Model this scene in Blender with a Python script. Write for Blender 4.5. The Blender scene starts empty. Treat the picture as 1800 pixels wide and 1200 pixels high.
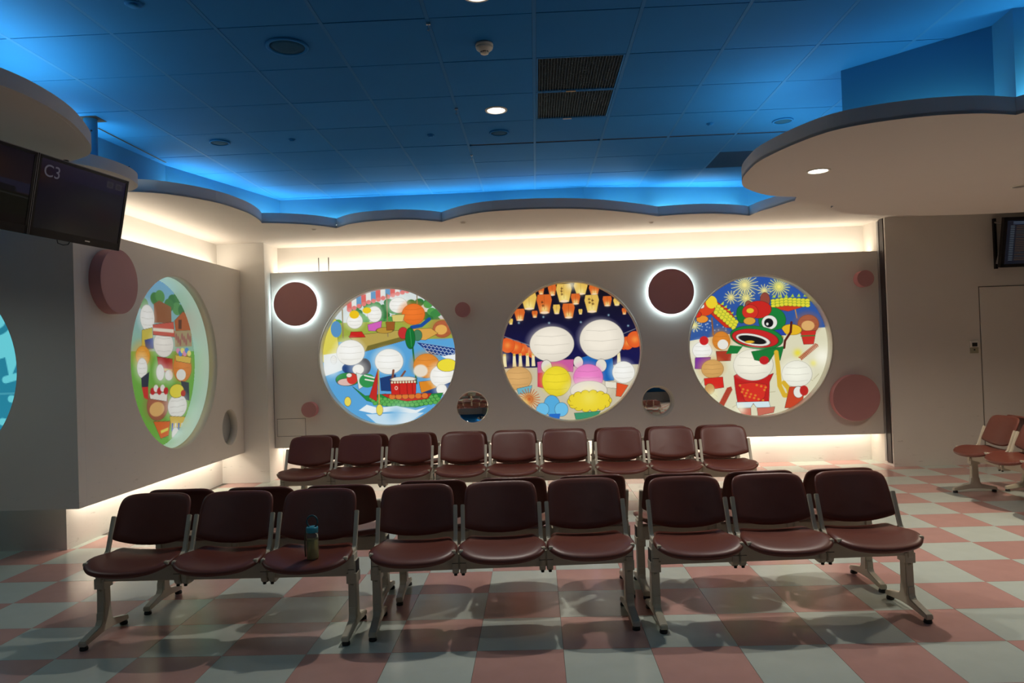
import bpy, bmesh, math, random
import numpy as np
from mathutils import Vector, Matrix
random.seed(4)
SC = bpy.context.scene
COL = SC.collection
PI = math.pi

# ------------------------------------------------------------------ camera
cam_d = bpy.data.cameras.new('camera')
cam = bpy.data.objects.new('camera', cam_d); COL.objects.link(cam)
R_ = Vector((0.9988954, 0.03325651, -0.03319625)); U_ = Vector((0.033649, -0.01314788, 0.99934723)); F_ = Vector((-0.03279835, 0.99936036, 0.0142524))
cam.matrix_world = Matrix(((R_.x, U_.x, -F_.x, 0), (R_.y, U_.y, -F_.y, 0), (R_.z, U_.z, -F_.z, 1.5776), (0, 0, 0, 1)))
cam_d.sensor_width = 36; cam_d.lens = 1259.0 / 1800 * 36
cam_d.clip_start = 0.05
SC.camera = cam

# ------------------------------------------------------------------ light and exposure
SC.view_settings.view_transform = 'Standard'; SC.view_settings.look = 'None'
SC.view_settings.exposure = 0.42; SC.view_settings.gamma = 1.0
SC.view_settings.use_curve_mapping = False
w = bpy.data.worlds.new('world'); SC.world = w; w.use_nodes = True
w.node_tree.nodes['Background'].inputs[0].default_value = (0.6, 0.75, 0.8, 1)
w.node_tree.nodes['Background'].inputs[1].default_value = 0.02

WARM = (1.0, 0.87, 0.70); COOL = (0.85, 1.0, 0.88); NEUT = (0.84, 1.0, 0.97)

def strip(a, b, z, width, power, color, aim):
    """a long thin lamp from a to b (xy) at height z, shining along aim"""
    a = Vector((a[0], a[1], z)); b = Vector((b[0], b[1], z))
    d = bpy.data.lights.new('tube_lamp', 'AREA'); d.shape = 'RECTANGLE'
    L = (b - a).length
    d.size = L; d.size_y = width; d.energy = power * L; d.color = color
    o = bpy.data.objects.new('tube_lamp', d); COL.objects.link(o)
    zx = -Vector(aim).normalized(); xx = (b - a).normalized()
    zx = (zx - xx * zx.dot(xx)).normalized(); yx = zx.cross(xx)
    m = Matrix((xx, yx, zx)).transposed().to_4x4(); m.translation = (a + b) / 2
    o.matrix_world = m
    return o

def spot(x, y, z, power, color, angle=110, blend=0.6, size=0.05, aim=(0, 0, -1)):
    d = bpy.data.lights.new('downlight_lamp', 'SPOT'); d.energy = power; d.color = color
    d.spot_size = math.radians(angle); d.spot_blend = blend; d.shadow_soft_size = size
    o = bpy.data.objects.new('downlight_lamp', d); COL.objects.link(o)
    o.location = (x, y, z); o.rotation_euler = Vector(aim).to_track_quat('-Z', 'Y').to_euler()

# warm tubes above and below the hung wall panels
strip((-3.43, 9.535), (4.35, 9.45), 2.688, 0.05, 2.9, WARM, (0, 0.15, 1))
strip((-3.43, 9.535), (4.35, 9.45), 0.45, 0.05, 3.0, WARM, (0, 0.3, -1))
strip((-3.97, 6.15), (-3.97, 9.0), 2.725, 0.05, 2.5, WARM, (-0.1, 0, 1))
strip((-3.97, 6.15), (-3.97, 9.0), 0.46, 0.05, 2.9, WARM, (-0.3, 0, -1))
# cool tubes in the ceiling cove, lying behind the scalloped lips
for a, b, p in [((-3.42, 6.6), (-3.2, 7.45), 8), ((-3.12, 7.6), (-2.96, 8.22), 7), ((-2.9, 8.3), (-1.9, 8.32), 6), ((-1.75, 8.3), (-0.5, 8.27), 6),
                ((-0.4, 8.24), (0.6, 8.2), 6), ((0.75, 8.24), (1.35, 8.32), 8), ((1.45, 8.36), (2.5, 8.52), 9), ((2.6, 8.5), (3.5, 8.6), 8)]:
    strip(a, b, 3.125, 0.04, p * 0.24, COOL, (0, 0, 1))
    strip(a, b, 3.15, 0.04, p * 0.34, COOL, (0.55 if a[0] < -2.93 else 0.0, -0.9 if a[0] > -2.93 else -0.3, 0.75))
for a, b, p in [((-3.6, 5.1), (-3.45, 5.6), 8), ((-3.0, 3.1), (-2.95, 4.1), 5), ((-3.05, 4.15), (-3.3, 4.55), 7)]:
    strip(a, b, 3.03, 0.04, p * 0.9, COOL, (0, 0, 1))
for a, b, p in [((2.84, 4.12), (3.3, 3.95), 7), ((2.25, 4.85), (2.72, 4.37), 2.5), ((1.85, 5.0), (1.85, 5.6), 4), ((2.0, 5.8), (2.6, 6.3), 4)]:
    strip(a, b, 2.83, 0.04, p, COOL, (0, 0, 1))
# downlights
spot(-0.245, 5.53, 3.42, 90, (1, 0.93, 0.83), 140, 0.9)
spot(2.064, 5.186, 2.77, 66, (1, 0.92, 0.82), 140, 0.8)
spot(-0.245, 3.72, 3.42, 8, NEUT)
spot(4.4, 6.0, 2.77, 120, (1, 0.84, 0.66), 140, 0.8)
spot(5.0, 4.4, 2.77, 40, NEUT)
spot(-4.6, 4.0, 2.95, 15, NEUT, 140)
for x, y in [(-2.6, 1.2), (0.6, 1.2), (3.8, 1.6)]:
    spot(x, y, 3.42, 5.5, (0.72, 0.95, 1.0), 140)

# ------------------------------------------------------------------ materials
def mat(name, col, rough=0.6, noise=0.06, nscale=6.0, metal=0.0, bump=0.0, bscale=200.0, coat=0.0, rnd=0.0, spec=0.5):
    m = bpy.data.materials.new(name); m.use_nodes = True
    nt = m.node_tree; b = nt.nodes['Principled BSDF']
    tc = nt.nodes.new('ShaderNodeTexCoord'); nz = nt.nodes.new('ShaderNodeTexNoise')
    nz.inputs['Scale'].default_value = nscale; nz.inputs['Detail'].default_value = 5
    nt.links.new(tc.outputs['Object'], nz.inputs['Vector'])
    mr = nt.nodes.new('ShaderNodeMapRange'); mr.inputs['To Min'].default_value = 1 - noise; mr.inputs['To Max'].default_value = 1 + noise
    nt.links.new(nz.outputs['Fac'], mr.inputs['Value'])
    hs = nt.nodes.new('ShaderNodeHueSaturation'); hs.inputs['Color'].default_value = (*col, 1)
    src = mr.outputs['Result']
    if rnd:
        oi = nt.nodes.new('ShaderNodeObjectInfo'); m2 = nt.nodes.new('ShaderNodeMapRange')
        m2.inputs['To Min'].default_value = 1 - rnd; m2.inputs['To Max'].default_value = 1 + rnd
        nt.links.new(oi.outputs['Random'], m2.inputs['Value'])
        mu = nt.nodes.new('ShaderNodeMath'); mu.operation = 'MULTIPLY'
        nt.links.new(src, mu.inputs[0]); nt.links.new(m2.outputs['Result'], mu.inputs[1]); src = mu.outputs[0]
    nt.links.new(src, hs.inputs['Value'])
    nt.links.new(hs.outputs['Color'], b.inputs['Base Color'])
    b.inputs['Roughness'].default_value = rough; b.inputs['Metallic'].default_value = metal
    b.inputs['Coat Weight'].default_value = coat; b.inputs['Coat Roughness'].default_value = 0.15
    b.inputs['Specular IOR Level'].default_value = spec
    if bump:
        n2 = nt.nodes.new('ShaderNodeTexNoise'); n2.inputs['Scale'].default_value = bscale
        nt.links.new(tc.outputs['Object'], n2.inputs['Vector'])
        bp = nt.nodes.new('ShaderNodeBump'); bp.inputs['Strength'].default_value = bump; bp.inputs['Distance'].default_value = 0.002
        nt.links.new(n2.outputs['Fac'], bp.inputs['Height']); nt.links.new(bp.outputs['Normal'], b.inputs['Normal'])
    return m

def emat(name, col, strength):
    m = bpy.data.materials.new(name); m.use_nodes = True; b = m.node_tree.nodes['Principled BSDF']
    b.inputs['Base Color'].default_value = (*[c * 0.3 for c in col], 1)
    b.inputs['Emission Color'].default_value = (*col, 1); b.inputs['Emission Strength'].default_value = strength
    return m

def print_mat(name, strength, rough=0.25):
    """backlit print: the printed colours come from the mesh's colour attribute"""
    m = bpy.data.materials.new(name); m.use_nodes = True; nt = m.node_tree; b = nt.nodes['Principled BSDF']
    a = nt.nodes.new('ShaderNodeAttribute'); a.attribute_name = 'print'
    b.inputs['Base Color'].default_value = (0.02, 0.02, 0.02, 1)
    nt.links.new(a.outputs['Color'], b.inputs['Emission Color'])
    b.inputs['Emission Strength'].default_value = strength; b.inputs['Roughness'].default_value = rough; b.inputs['Specular IOR Level'].default_value = 0.25
    return m

def scuffed(name, col, rough=0.65):
    """painted wall with faint dark scuffs low down and fine mottling"""
    m = mat(name, col, rough, 0.04, 2.5, bump=0.05, bscale=90)
    nt = m.node_tree; hs = [n for n in nt.nodes if n.type == 'HUE_SAT'][0]; b = nt.nodes['Principled BSDF']
    g = nt.nodes.new('ShaderNodeNewGeometry'); sp = nt.nodes.new('ShaderNodeSeparateXYZ'); nt.links.new(g.outputs['Position'], sp.inputs[0])
    mp = nt.nodes.new('ShaderNodeMapping'); mp.inputs['Scale'].default_value = (2.2, 2.2, 11); nt.links.new(g.outputs['Position'], mp.inputs[0])
    nz = nt.nodes.new('ShaderNodeTexNoise'); nz.inputs['Scale'].default_value = 2.3; nz.inputs['Detail'].default_value = 8; nz.inputs['Roughness'].default_value = 0.7
    nt.links.new(mp.outputs[0], nz.inputs['Vector'])
    r1 = nt.nodes.new('ShaderNodeMapRange'); r1.inputs['From Min'].default_value = 0.62; r1.inputs['From Max'].default_value = 0.70
    nt.links.new(nz.outputs['Fac'], r1.inputs['Value'])
    r2 = nt.nodes.new('ShaderNodeMapRange'); r2.inputs['From Min'].default_value = 0.95; r2.inputs['From Max'].default_value = 0.35; r2.inputs['To Max'].default_value = 0.55
    nt.links.new(sp.outputs['Z'], r2.inputs['Value'])
    mu = nt.nodes.new('ShaderNodeMath'); mu.operation = 'MULTIPLY'; nt.links.new(r1.outputs[0], mu.inputs[0]); nt.links.new(r2.outputs[0], mu.inputs[1])
    mx = nt.nodes.new('ShaderNodeMix'); mx.data_type = 'RGBA'; nt.links.new(mu.outputs[0], mx.inputs[0])
    nt.links.new(hs.outputs['Color'], mx.inputs[6]); mx.inputs[7].default_value = (col[0] * .45, col[1] * .43, col[2] * .4, 1)
    nt.links.new(mx.outputs[2], b.inputs['Base Color'])
    return m

M = {
    'wall': scuffed('painted_wall', (0.73, 0.685, 0.62)),
    'white': scuffed('white_paint', (0.78, 0.75, 0.70)),
    'soffit': mat('soffit_paint', (0.72, 0.67, 0.61), 0.75, 0.02, 2),
    'ceil': mat('blue_ceiling_paint', (0.014, 0.185, 0.52), 0.8, 0.05, 3, bump=0.05, rnd=0.05, spec=0.12),
    'ceil_rail': mat('blue_grid_rail', (0.02, 0.19, 0.50), 0.7, 0.06, 5, spec=0.15),
    'fascia': mat('blue_wall_paint', (0.02, 0.20, 0.42), 0.6, 0.03, 3),
    'dark': mat('black_gap', (0.01, 0.01, 0.012), 0.8, 0.05),
    'dark_blue': mat('dark_blue_plenum', (0.01, 0.03, 0.06), 0.8, 0.05),
    'pinktile': mat('pink_floor_tile', (0.56, 0.315, 0.275), 0.19, 0.10, 7, rnd=0.05, spec=0.5),
    'whitetile': mat('pale_mint_floor_tile', (0.55, 0.61, 0.545), 0.19, 0.07, 7, rnd=0.04, spec=0.5),
    'joint': mat('floor_joint', (0.16, 0.14, 0.12), 0.7, 0.1),
    'pink': mat('dusty_pink_paint', (0.50, 0.235, 0.24), 0.6, 0.03),
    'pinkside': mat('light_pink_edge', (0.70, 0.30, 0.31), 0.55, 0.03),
    'vinyl': mat('maroon_vinyl', (0.150, 0.040, 0.026), 0.38, 0.08, 14, bump=0.15, bscale=350),
    'cream': mat('cream_steel', (0.60, 0.55, 0.43), 0.4, 0.05, 9),
    'rubber': mat('black_rubber', (0.015, 0.015, 0.015), 0.6, 0.1),
    'rim': mat('cream_rim', (0.78, 0.74, 0.64), 0.6, 0.03),
    'black': mat('black_plastic', (0.012, 0.011, 0.012), 0.3, 0.05, spec=0.25),
    'grey': mat('grey_metal', (0.35, 0.34, 0.34), 0.4, 0.05, metal=0.4),
    'steel': mat('brushed_steel', (0.55, 0.55, 0.55), 0.3, 0.05, metal=1.0),
    'brass': mat('tan_clip', (0.60, 0.42, 0.22), 0.5, 0.05),
    'mirror': mat('mirror_glass', (0.80, 0.78, 0.75), 0.03, 0.0, metal=1.0),
    'dullmirror': mat('grey_disc', (0.45, 0.47, 0.46), 0.35, 0.03, metal=0.3),
    'detector': mat('ivory_plastic', (0.78, 0.72, 0.60), 0.45, 0.04),
    'speaker': mat('blue_speaker_grille', (0.012, 0.09, 0.20), 0.8, 0.15, 80, spec=0.1),
    'darkface': scuffed('shaded_wall', (0.50, 0.51, 0.47)),
    'halo': emat('white_led_ring', (0.68, 0.9, 1.0), 12),
    'lens': emat('lamp_lens', (1.0, 0.95, 0.88), 9),
    'teal': mat('teal_plastic', (0.02, 0.30, 0.42), 0.4, 0.05),
    'mint': None, 'glass': None, 'liquid': None,
}
m = emat('mint_acrylic', (0.44, 0.60, 0.52), 0.36); m.node_tree.nodes['Principled BSDF'].inputs['Base Color'].default_value = (0.5, 0.7, 0.6, 1); M['mint'] = m
m = mat('clear_plastic', (0.75, 0.8, 0.75), 0.08, 0.0); b = m.node_tree.nodes['Principled BSDF']
b.inputs['Transmission Weight'].default_value = 0.9; b.inputs['IOR'].default_value = 1.25; M['glass'] = m
m = mat('olive_tea', (0.5, 0.42, 0.10), 0.15, 0.0); m.node_tree.nodes['Principled BSDF'].inputs['Transmission Weight'].default_value = 0.5; M['liquid'] = m

# ------------------------------------------------------------------ mesh helpers
def obj(name, bm, material, parent=None, smooth=False, loc=None):
    me = bpy.data.meshes.new(name)
    if isinstance(bm, bmesh.types.BMesh):
        bmesh.ops.recalc_face_normals(bm, faces=bm.faces); bm.to_mesh(me); bm.free()
    for mm in (material if isinstance(material, list) else [material]): me.materials.append(mm)
    if smooth:
        for p in me.polygons: p.use_smooth = True
    o = bpy.data.objects.new(name, me); COL.objects.link(o)
    if parent: o.parent = parent
    if loc: o.location = loc
    return o

def thing(name, label, cat, loc=(0, 0, 0), rotz=0, group=None):
    o = bpy.data.objects.new(name, None); COL.objects.link(o); o.empty_display_size = 0.1
    o.location = loc; o.rotation_euler = (0, 0, rotz); o['label'] = label; o['category'] = cat
    if group: o['group'] = group
    return o

def tag(o, label, cat, group=None):
    o['label'] = label; o['category'] = cat
    if group: o['group'] = group
    return o

def struct(name, bm, m, label, cat):
    o = obj(name, bm, m); o['kind'] = 'structure'; o['label'] = label; o['category'] = cat
    return o

def box(bm, x0, y0, z0, x1, y1, z1, bev=0.0):
    v = [bm.verts.new(p) for p in ((x0, y0, z0), (x1, y0, z0), (x1, y1, z0), (x0, y1, z0), (x0, y0, z1), (x1, y0, z1), (x1, y1, z1), (x0, y1, z1))]
    fs = [bm.faces.new([v[i] for i in f]) for f in ((3, 2, 1, 0), (4, 5, 6, 7), (0, 1, 5, 4), (1, 2, 6, 5), (2, 3, 7, 6), (3, 0, 4, 7))]
    if bev:
        bmesh.ops.bevel(bm, geom=list({e for f in fs for e in f.edges}), offset=bev, segments=2, affect='EDGES', profile=0.6)
    return bm

def B(*a, bev=0.0): return box(bmesh.new(), *a, bev=bev)

def lathe(prof, n=32, axis='z', bm=None, org=(0, 0, 0), cap=True):
    """prof: list of (r, h) ; axis the direction of h"""
    bm = bm or bmesh.new(); rings = []
    def P(r, h, a):
        c, s = r * math.cos(a), r * math.sin(a)
        q = {'z': (c, s, h), 'y': (c, h, s), 'x': (h, c, s)}[axis]
        return (q[0] + org[0], q[1] + org[1], q[2] + org[2])
    for r, h in prof:
        if r < 1e-6: rings.append([bm.verts.new(P(0, h, 0))])
        else: rings.append([bm.verts.new(P(r, h, 2 * PI * k / n)) for k in range(n)])
    for A, C in zip(rings, rings[1:]):
        for k in range(n):
            k2 = (k + 1) % n
            if len(A) == 1 and len(C) == 1: continue
            if len(A) == 1: bm.faces.new((A[0], C[k], C[k2]))
            elif len(C) == 1: bm.faces.new((A[k], A[k2], C[0]))
            else: bm.faces.new((A[k], A[k2], C[k2], C[k]))
    return bm

def plate(outer, holes, h0, h1, T):
    """flat slab with holes: 2D loops, thickness h0..h1, T maps (u, v, h) to xyz"""
    bm = bmesh.new()
    loops = [outer] + holes
    layers = []
    for h in (h0, h1):
        lv = []; edges = []
        for lp in loops:
            vs = [bm.verts.new(T(u, v, h)) for u, v in lp]
            for i in range(len(vs)): edges.append(bm.edges.new((vs[i], vs[(i + 1) % len(vs)])))
            lv.append(vs)
        n = (Vector(T(0, 0, 1)) - Vector(T(0, 0, 0))).normalized()
        bmesh.ops.triangle_fill(bm, use_beauty=True, edges=edges, normal=n)
        layers.append(lv)
    for A, C in zip(*layers):
        for i in range(len(A)):
            j = (i + 1) % len(A); bm.faces.new((A[i], A[j], C[j], C[i]))
    return bm

def circ(cx, cy, r, n=72): return [(cx + r * math.cos(2 * PI * k / n), cy + r * math.sin(2 * PI * k / n)) for k in range(n)]

def spline(pts, n=8):
    out = []
    P = [pts[0]] + list(pts) + [pts[-1]]
    for i in range(1, len(P) - 2):
        p0, p1, p2, p3 = P[i - 1], P[i], P[i + 1], P[i + 2]
        for k in range(n):
            t = k / n
            out.append(tuple(0.5 * ((2 * p1[c]) + (-p0[c] + p2[c]) * t + (2 * p0[c] - 5 * p1[c] + 4 * p2[c] - p3[c]) * t * t + (-p0[c] + 3 * p1[c] - 3 * p2[c] + p3[c]) * t ** 3) for c in range(len(p1))))
    out.append(tuple(pts[-1]))
    return out

def wallstrip(line, z0, z1, th):
    """vertical band following a polyline in plan; th = thickness, pushed to the line's left side"""
    bm = bmesh.new(); n = len(line); inner = []
    for i in range(n):
        a = Vector(line[max(i - 1, 0)][:2]); b = Vector(line[min(i + 1, n - 1)][:2]); d = (b - a).normalized()
        nn = Vector((-d.y, d.x)); inner.append((line[i][0] + nn.x * th, line[i][1] + nn.y * th))
    q = [[bm.verts.new((p[0], p[1], z)) for p in l for z in (z0, z1)] for l in (line, inner)]
    for i in range(n - 1):
        a, b = q[0], q[1]
        bm.faces.new((a[2 * i], a[2 * i + 2], a[2 * i + 3], a[2 * i + 1]))
        bm.faces.new((b[2 * i], b[2 * i + 1], b[2 * i + 3], b[2 * i + 2]))
        bm.faces.new((a[2 * i + 1], a[2 * i + 3], b[2 * i + 3], b[2 * i + 1]))
        bm.faces.new((a[2 * i], b[2 * i], b[2 * i + 2], a[2 * i + 2]))
    for i in (0, n - 1):
        a, b = q; bm.faces.new((a[2 * i], a[2 * i + 1], b[2 * i + 1], b[2 * i]))
    return bm

def tube(path, r, n=8, bm=None, closed=False):
    bm = bm or bmesh.new(); rings = []
    P = [Vector(p) for p in path]; N = len(P)
    for i, p in enumerate(P):
        if closed: d = P[(i + 1) % N] - P[i - 1]
        else: d = P[min(i + 1, N - 1)] - P[max(i - 1, 0)]
        d.normalize(); up = Vector((0, 0, 1)) if abs(d.z) < 0.95 else Vector((1, 0, 0))
        a = d.cross(up).normalized(); b = d.cross(a)
        rings.append([bm.verts.new(p + a * r * math.cos(2 * PI * k / n) + b * r * math.sin(2 * PI * k / n)) for k in range(n)])
    for i in range(N if closed else N - 1):
        A, C = rings[i], rings[(i + 1) % N]
        for k in range(n): bm.faces.new((A[k], A[(k + 1) % n], C[(k + 1) % n], C[k]))
    if not closed:
        bm.faces.new(rings[0]); bm.faces.new(rings[-1])
    return bm

def prism(prof, x0, x1, bev=0.0):
    """profile in (y, z) extruded along x"""
    bm = bmesh.new()
    A = [bm.verts.new((x0, y, z)) for y, z in prof]; C = [bm.verts.new((x1, y, z)) for y, z in prof]
    bm.faces.new(A); bm.faces.new(C[::-1])
    for i in range(len(A)):
        j = (i + 1) % len(A); bm.faces.new((A[i], A[j], C[j], C[i]))
    bmesh.ops.recalc_face_normals(bm, faces=bm.faces)
    if bev: bmesh.ops.bevel(bm, geom=bm.edges[:], offset=bev, segments=2, affect='EDGES')
    return bm

# ------------------------------------------------------------------ floor of checkered tiles
S = 0.4575; GX, GY = -0.8222, 3.8074
def topx(x, y, z):
    d = Vector((x, y, z - 1.5776)); k = d.dot(F_)
    if k < 0.2: return None
    return 900 + 1259 * d.dot(R_) / k, 600 - 1259 * d.dot(U_) / k
fl = struct('floor', B(-7.2, -3.0, -0.12, 8.2, 9.8, -0.0045), M['joint'], 'floor of pink and pale mint square tiles in a checkerboard, under all the benches', 'floor')
tiles = []
for i in range(-14, 20):
    for j in range(-15, 13):
        x, y = GX + i * S, GY + j * S
        if x + S < -7.1 or x > 8.1 or y + S < -2.9 or y > 9.65: continue
        if x < -4.3 and y > 6.3: continue
        if x > 4.45 and y > 9.05: continue
        tiles.append((i, j, x, y))
def vis(t):
    q = topx(t[2] + S / 2, t[3] + S / 2, 0)
    return q is not None and -60 < q[0] < 1860 and q[1] < 1290
near = sorted([t for t in tiles if vis(t)], key=lambda t: (t[3], abs(t[2])))[:300]
nearset = {(t[0], t[1]) for t in near}
tb = {}
for c, mm in ((0, M['pinktile']), (1, M['whitetile'])):
    g = 0.0011
    bm = B(-S / 2 + g, -S / 2 + g, -0.004, S / 2 - g, S / 2 - g, 0.0)
    me = bpy.data.meshes.new('tile'); bm.to_mesh(me); bm.free(); me.materials.append(mm); tb[c] = me
for i, j, x, y in near:
    o = bpy.data.objects.new('tile', tb[(i + j) % 2]); COL.objects.link(o); o.parent = fl
    o.location = (x + S / 2, y + S / 2, random.uniform(-0.0003, 0.0))
bm = bmesh.new(); fi = []
for i, j, x, y in tiles:
    if (i, j) in nearset: continue
    k = len(bm.faces); box(bm, x + .0011, y + .0011, -0.004, x + S - .0011, y + S - .0011, 0.0)
    bm.faces.ensure_lookup_table()
    for f in bm.faces[k:]: f.material_index = (i + j) % 2
o = obj('far_tiles', bm, [M['pinktile'], M['whitetile']], fl); o['kind'] = 'stuff'

# ------------------------------------------------------------------ walls
XY = lambda u, v, h: (u, v, h)
wb = struct('wall_back', B(-4.2, 9.62, 0, 4.5, 9.8, 3.30), M['white'], 'white rear wall washed by warm light above and below the hung panel', 'wall')
struct('wall_left', B(-7.1, 6.06, 0, -4.09, 9.7, 3.11), M['white'], 'cream recess wall behind the hung left panel', 'wall')
wr = struct('wall_right', B(4.38, 9.03, 0, 8.2, 9.8, 3.2), M['wall'], 'plain scuffed grey-beige wall right of the dark vertical joint', 'wall')
struct('column', B(-4.12, 9.13, 0, -3.47, 9.68, 3.11, bev=0.004), M['white'], 'square cream column in the corner between the two hung panels', 'column')
struct('wall_rear', B(-7.2, -3.1, 0, 8.2, -3.0, 3.46), M['wall'], 'plain wall behind the viewer', 'wall')
struct('wall_side', B(8.1, -3.0, 0, 8.2, 9.1, 3.46), M['wall'], 'plain wall far to the side', 'wall')
struct('wall_far_side', B(-7.2, -3.0, 0, -7.1, 6.1, 3.46), M['wall'], 'plain wall at the dark end of the lounge', 'wall')

# hung back panel: very slightly turned, front face from y 9.33 (left end) to 9.22 (right end)
PA = Vector((-3.462, 9.33)); PB = Vector((4.372, 9.22)); pd = (PB - PA).normalized(); pn = Vector((pd.y, -pd.x))   # pn points to the room
def PT(u, v, h):  # u = x coordinate, v = z, h = distance proud of the face
    t = (u - PA.x) / pd.x; p = PA + pd * t + pn * h
    return (p.x, p.y, v)
K = 1.0
def on_panel(px, py, h=0.0):
    d = R_ * ((px - 900) / 1259) + U_ * ((600 - py) / 1259) + F_
    a = Vector((PA.x, PA.y)) + pn * h
    t = (a.x * pn.x + a.y * pn.y) / (d.x * pn.x + d.y * pn.y)
    return d.x * t, 1.5776 + d.z * t
PICS = [on_panel(680.5, 627), on_panel(1004, 617), on_panel(1337, 608)]
MIR1 = on_panel(830.5, 715); MIR2 = on_panel(1157, 706)
RB = 0.912
hp = struct('wall_back_panel', plate([(PA.x, 0.41), (PB.x, 0.385), (PB.x, 2.70), (PA.x, 2.72)], [circ(*c, RB) for c in PICS] + [circ(*c, 0.212, 48) for c in (MIR1, MIR2)], -0.10, 0.0, PT), M['wall'],
       'long grey-beige hung wall panel with three big round lightboxes, lit from behind', 'wall panel')
# hatch in the panel, drawn as a thin flush door with an open joint
hx0, hz1 = on_panel(487, 736); hx1, hz0 = on_panel(538, 766)
o = obj('hatch_joint', plate([(hx0, hz0), (hx1, hz0), (hx1, hz1), (hx0, hz1)], [], 0.0, 0.0015, PT), M['joint'], hp)
obj('access_hatch', plate([(hx0 + .006, hz0 + .006), (hx1 - .006, hz0 + .006), (hx1 - .006, hz1 - .006), (hx0 + .006, hz1 - .006)], [], 0.0, 0.004, PT), M['wall'], hp)

# hung left panel (faces +x) and its return (faces the camera)
LX = -3.79
LT = lambda u, v, h: (LX + h, u, v)
LPC = (7.49, 1.585); LHC = (8.71, 0.765)
def on_left(px, py, x=LX):
    d = R_ * ((px - 900) / 1259) + U_ * ((600 - py) / 1259) + F_
    t = x / d.x; return d.y * t, 1.5776 + d.z * t
struct('wall_left_panel', plate([(5.8805, 0.405), (9.128, 0.395), (9.128, 2.742), (5.8805, 2.742)], [circ(*LPC, 0.915), circ(*LHC, 0.222, 48)], -0.10, 0.0, LT), M['wall'],
       'grey-beige hung panel on the left with a deep round lightbox and a pink drum', 'wall panel')
DT = lambda u, v, h: (u, 5.78 - h, v)
DPC = (-5.175, 1.565)
struct('wall_left_return', plate([(-7.1, 0.405), (LX, 0.405), (LX, 2.742), (-7.1, 2.742)], [circ(*DPC, 0.893)], -0.10, 0.0, DT), M['wall'],
       'dim green-grey end panel at the frame edge holding a teal round lightbox', 'wall panel')

# expansion joint cover and door in the right wall
struct('trim_1', B(4.362, 9.165, 0.05, 4.3795, 9.212, 3.07), M['grey'], 'light grey metal edge strip between hung panel and dark joint', 'trim')
struct('trim_2', B(4.368, 9.06, 0.035, 4.3795, 9.16, 3.085), mat('dark_joint_metal', (0.035, 0.025, 0.028), 0.45, 0.05), 'dark brown vertical joint cover at the wall corner', 'trim')
dr = struct('door_1', B(5.497, 9.012, 0.004, 6.42, 9.0295, 2.18), M['wall'], 'flush grey-beige door in the plain wall behind the right-hand benches', 'door')
obj('door_joint', B(5.487, 9.0285, 0.002, 6.43, 9.0299, 2.192), M['joint'], dr)
ds = B(6.33, 8.985, 1.0, 6.36, 9.012, 1.04); box(ds, 6.25, 8.975, 1.01, 6.36, 8.985, 1.03); obj('door_handle', ds, M['steel'], dr)

# ------------------------------------------------------------------ ceiling: blue tiles, rails
H = 3.457
ce = struct('ceiling', B(-7.2, -3.1, H + 0.03, 8.2, 9.8, H + 0.1), M['dark_blue'], 'blue suspended ceiling of square tiles lit by hidden cyan cove light', 'ceiling')
CX, CY, CW, CD = 0.0528, 3.966, 0.5999, 0.6143
grille_cells = {(0, 1), (0, 2), (3, 5)}
ct = []
for i in range(-12, 14):
    for j in range(-11, 9):
        x, y = CX + i * CW, CY + j * CD
        if (i, j) in grille_cells: continue
        if x > 8.1 or y > 9.2 or x < -7.2: continue
        y0, y1 = y + .004, y + CD - .004
        slot = False
        if j == 4 and -1 <= i <= 3: y0 += 0.045; slot = True
        ct.append((i, j, x + .0115, y0, x + CW - .0115, y1))
def cvis(t):
    q = topx((t[2] + t[4]) / 2, (t[3] + t[5]) / 2, H)
    return q is not None and -100 < q[0] < 1900 and q[1] > -80
bm = bmesh.new()
cache = {}
for t in ct:
    i, j, x0, y0, x1, y1 = t
    if cvis(t):
        key = (round(x1 - x0, 4), round(y1 - y0, 4))
        if key not in cache:
            a, b = key; b2 = B(-a / 2, -b / 2, 0, a / 2, b / 2, 0.015, bev=0.0); me = bpy.data.meshes.new('ceiling_tile'); b2.to_mesh(me); b2.free(); me.materials.append(M['ceil']); cache[key] = me
        o = bpy.data.objects.new('ceiling_tile', cache[key]); COL.objects.link(o); o.parent = ce
        o.location = ((x0 + x1) / 2, (y0 + y1) / 2, H + random.uniform(-0.001, 0.001))
    else: box(bm, x0, y0, H, x1, y1, H + 0.015)
o = obj('far_ceiling_tiles', bm, M['ceil'], ce); o['kind'] = 'stuff'
for i in range(-12, 14):
    x = CX + i * CW
    obj('grid_rail', B(x - 0.0105, -3, H - 0.0005, x + 0.0105, 9.2, H + 0.02), M['ceil_rail'], ce)
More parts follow.
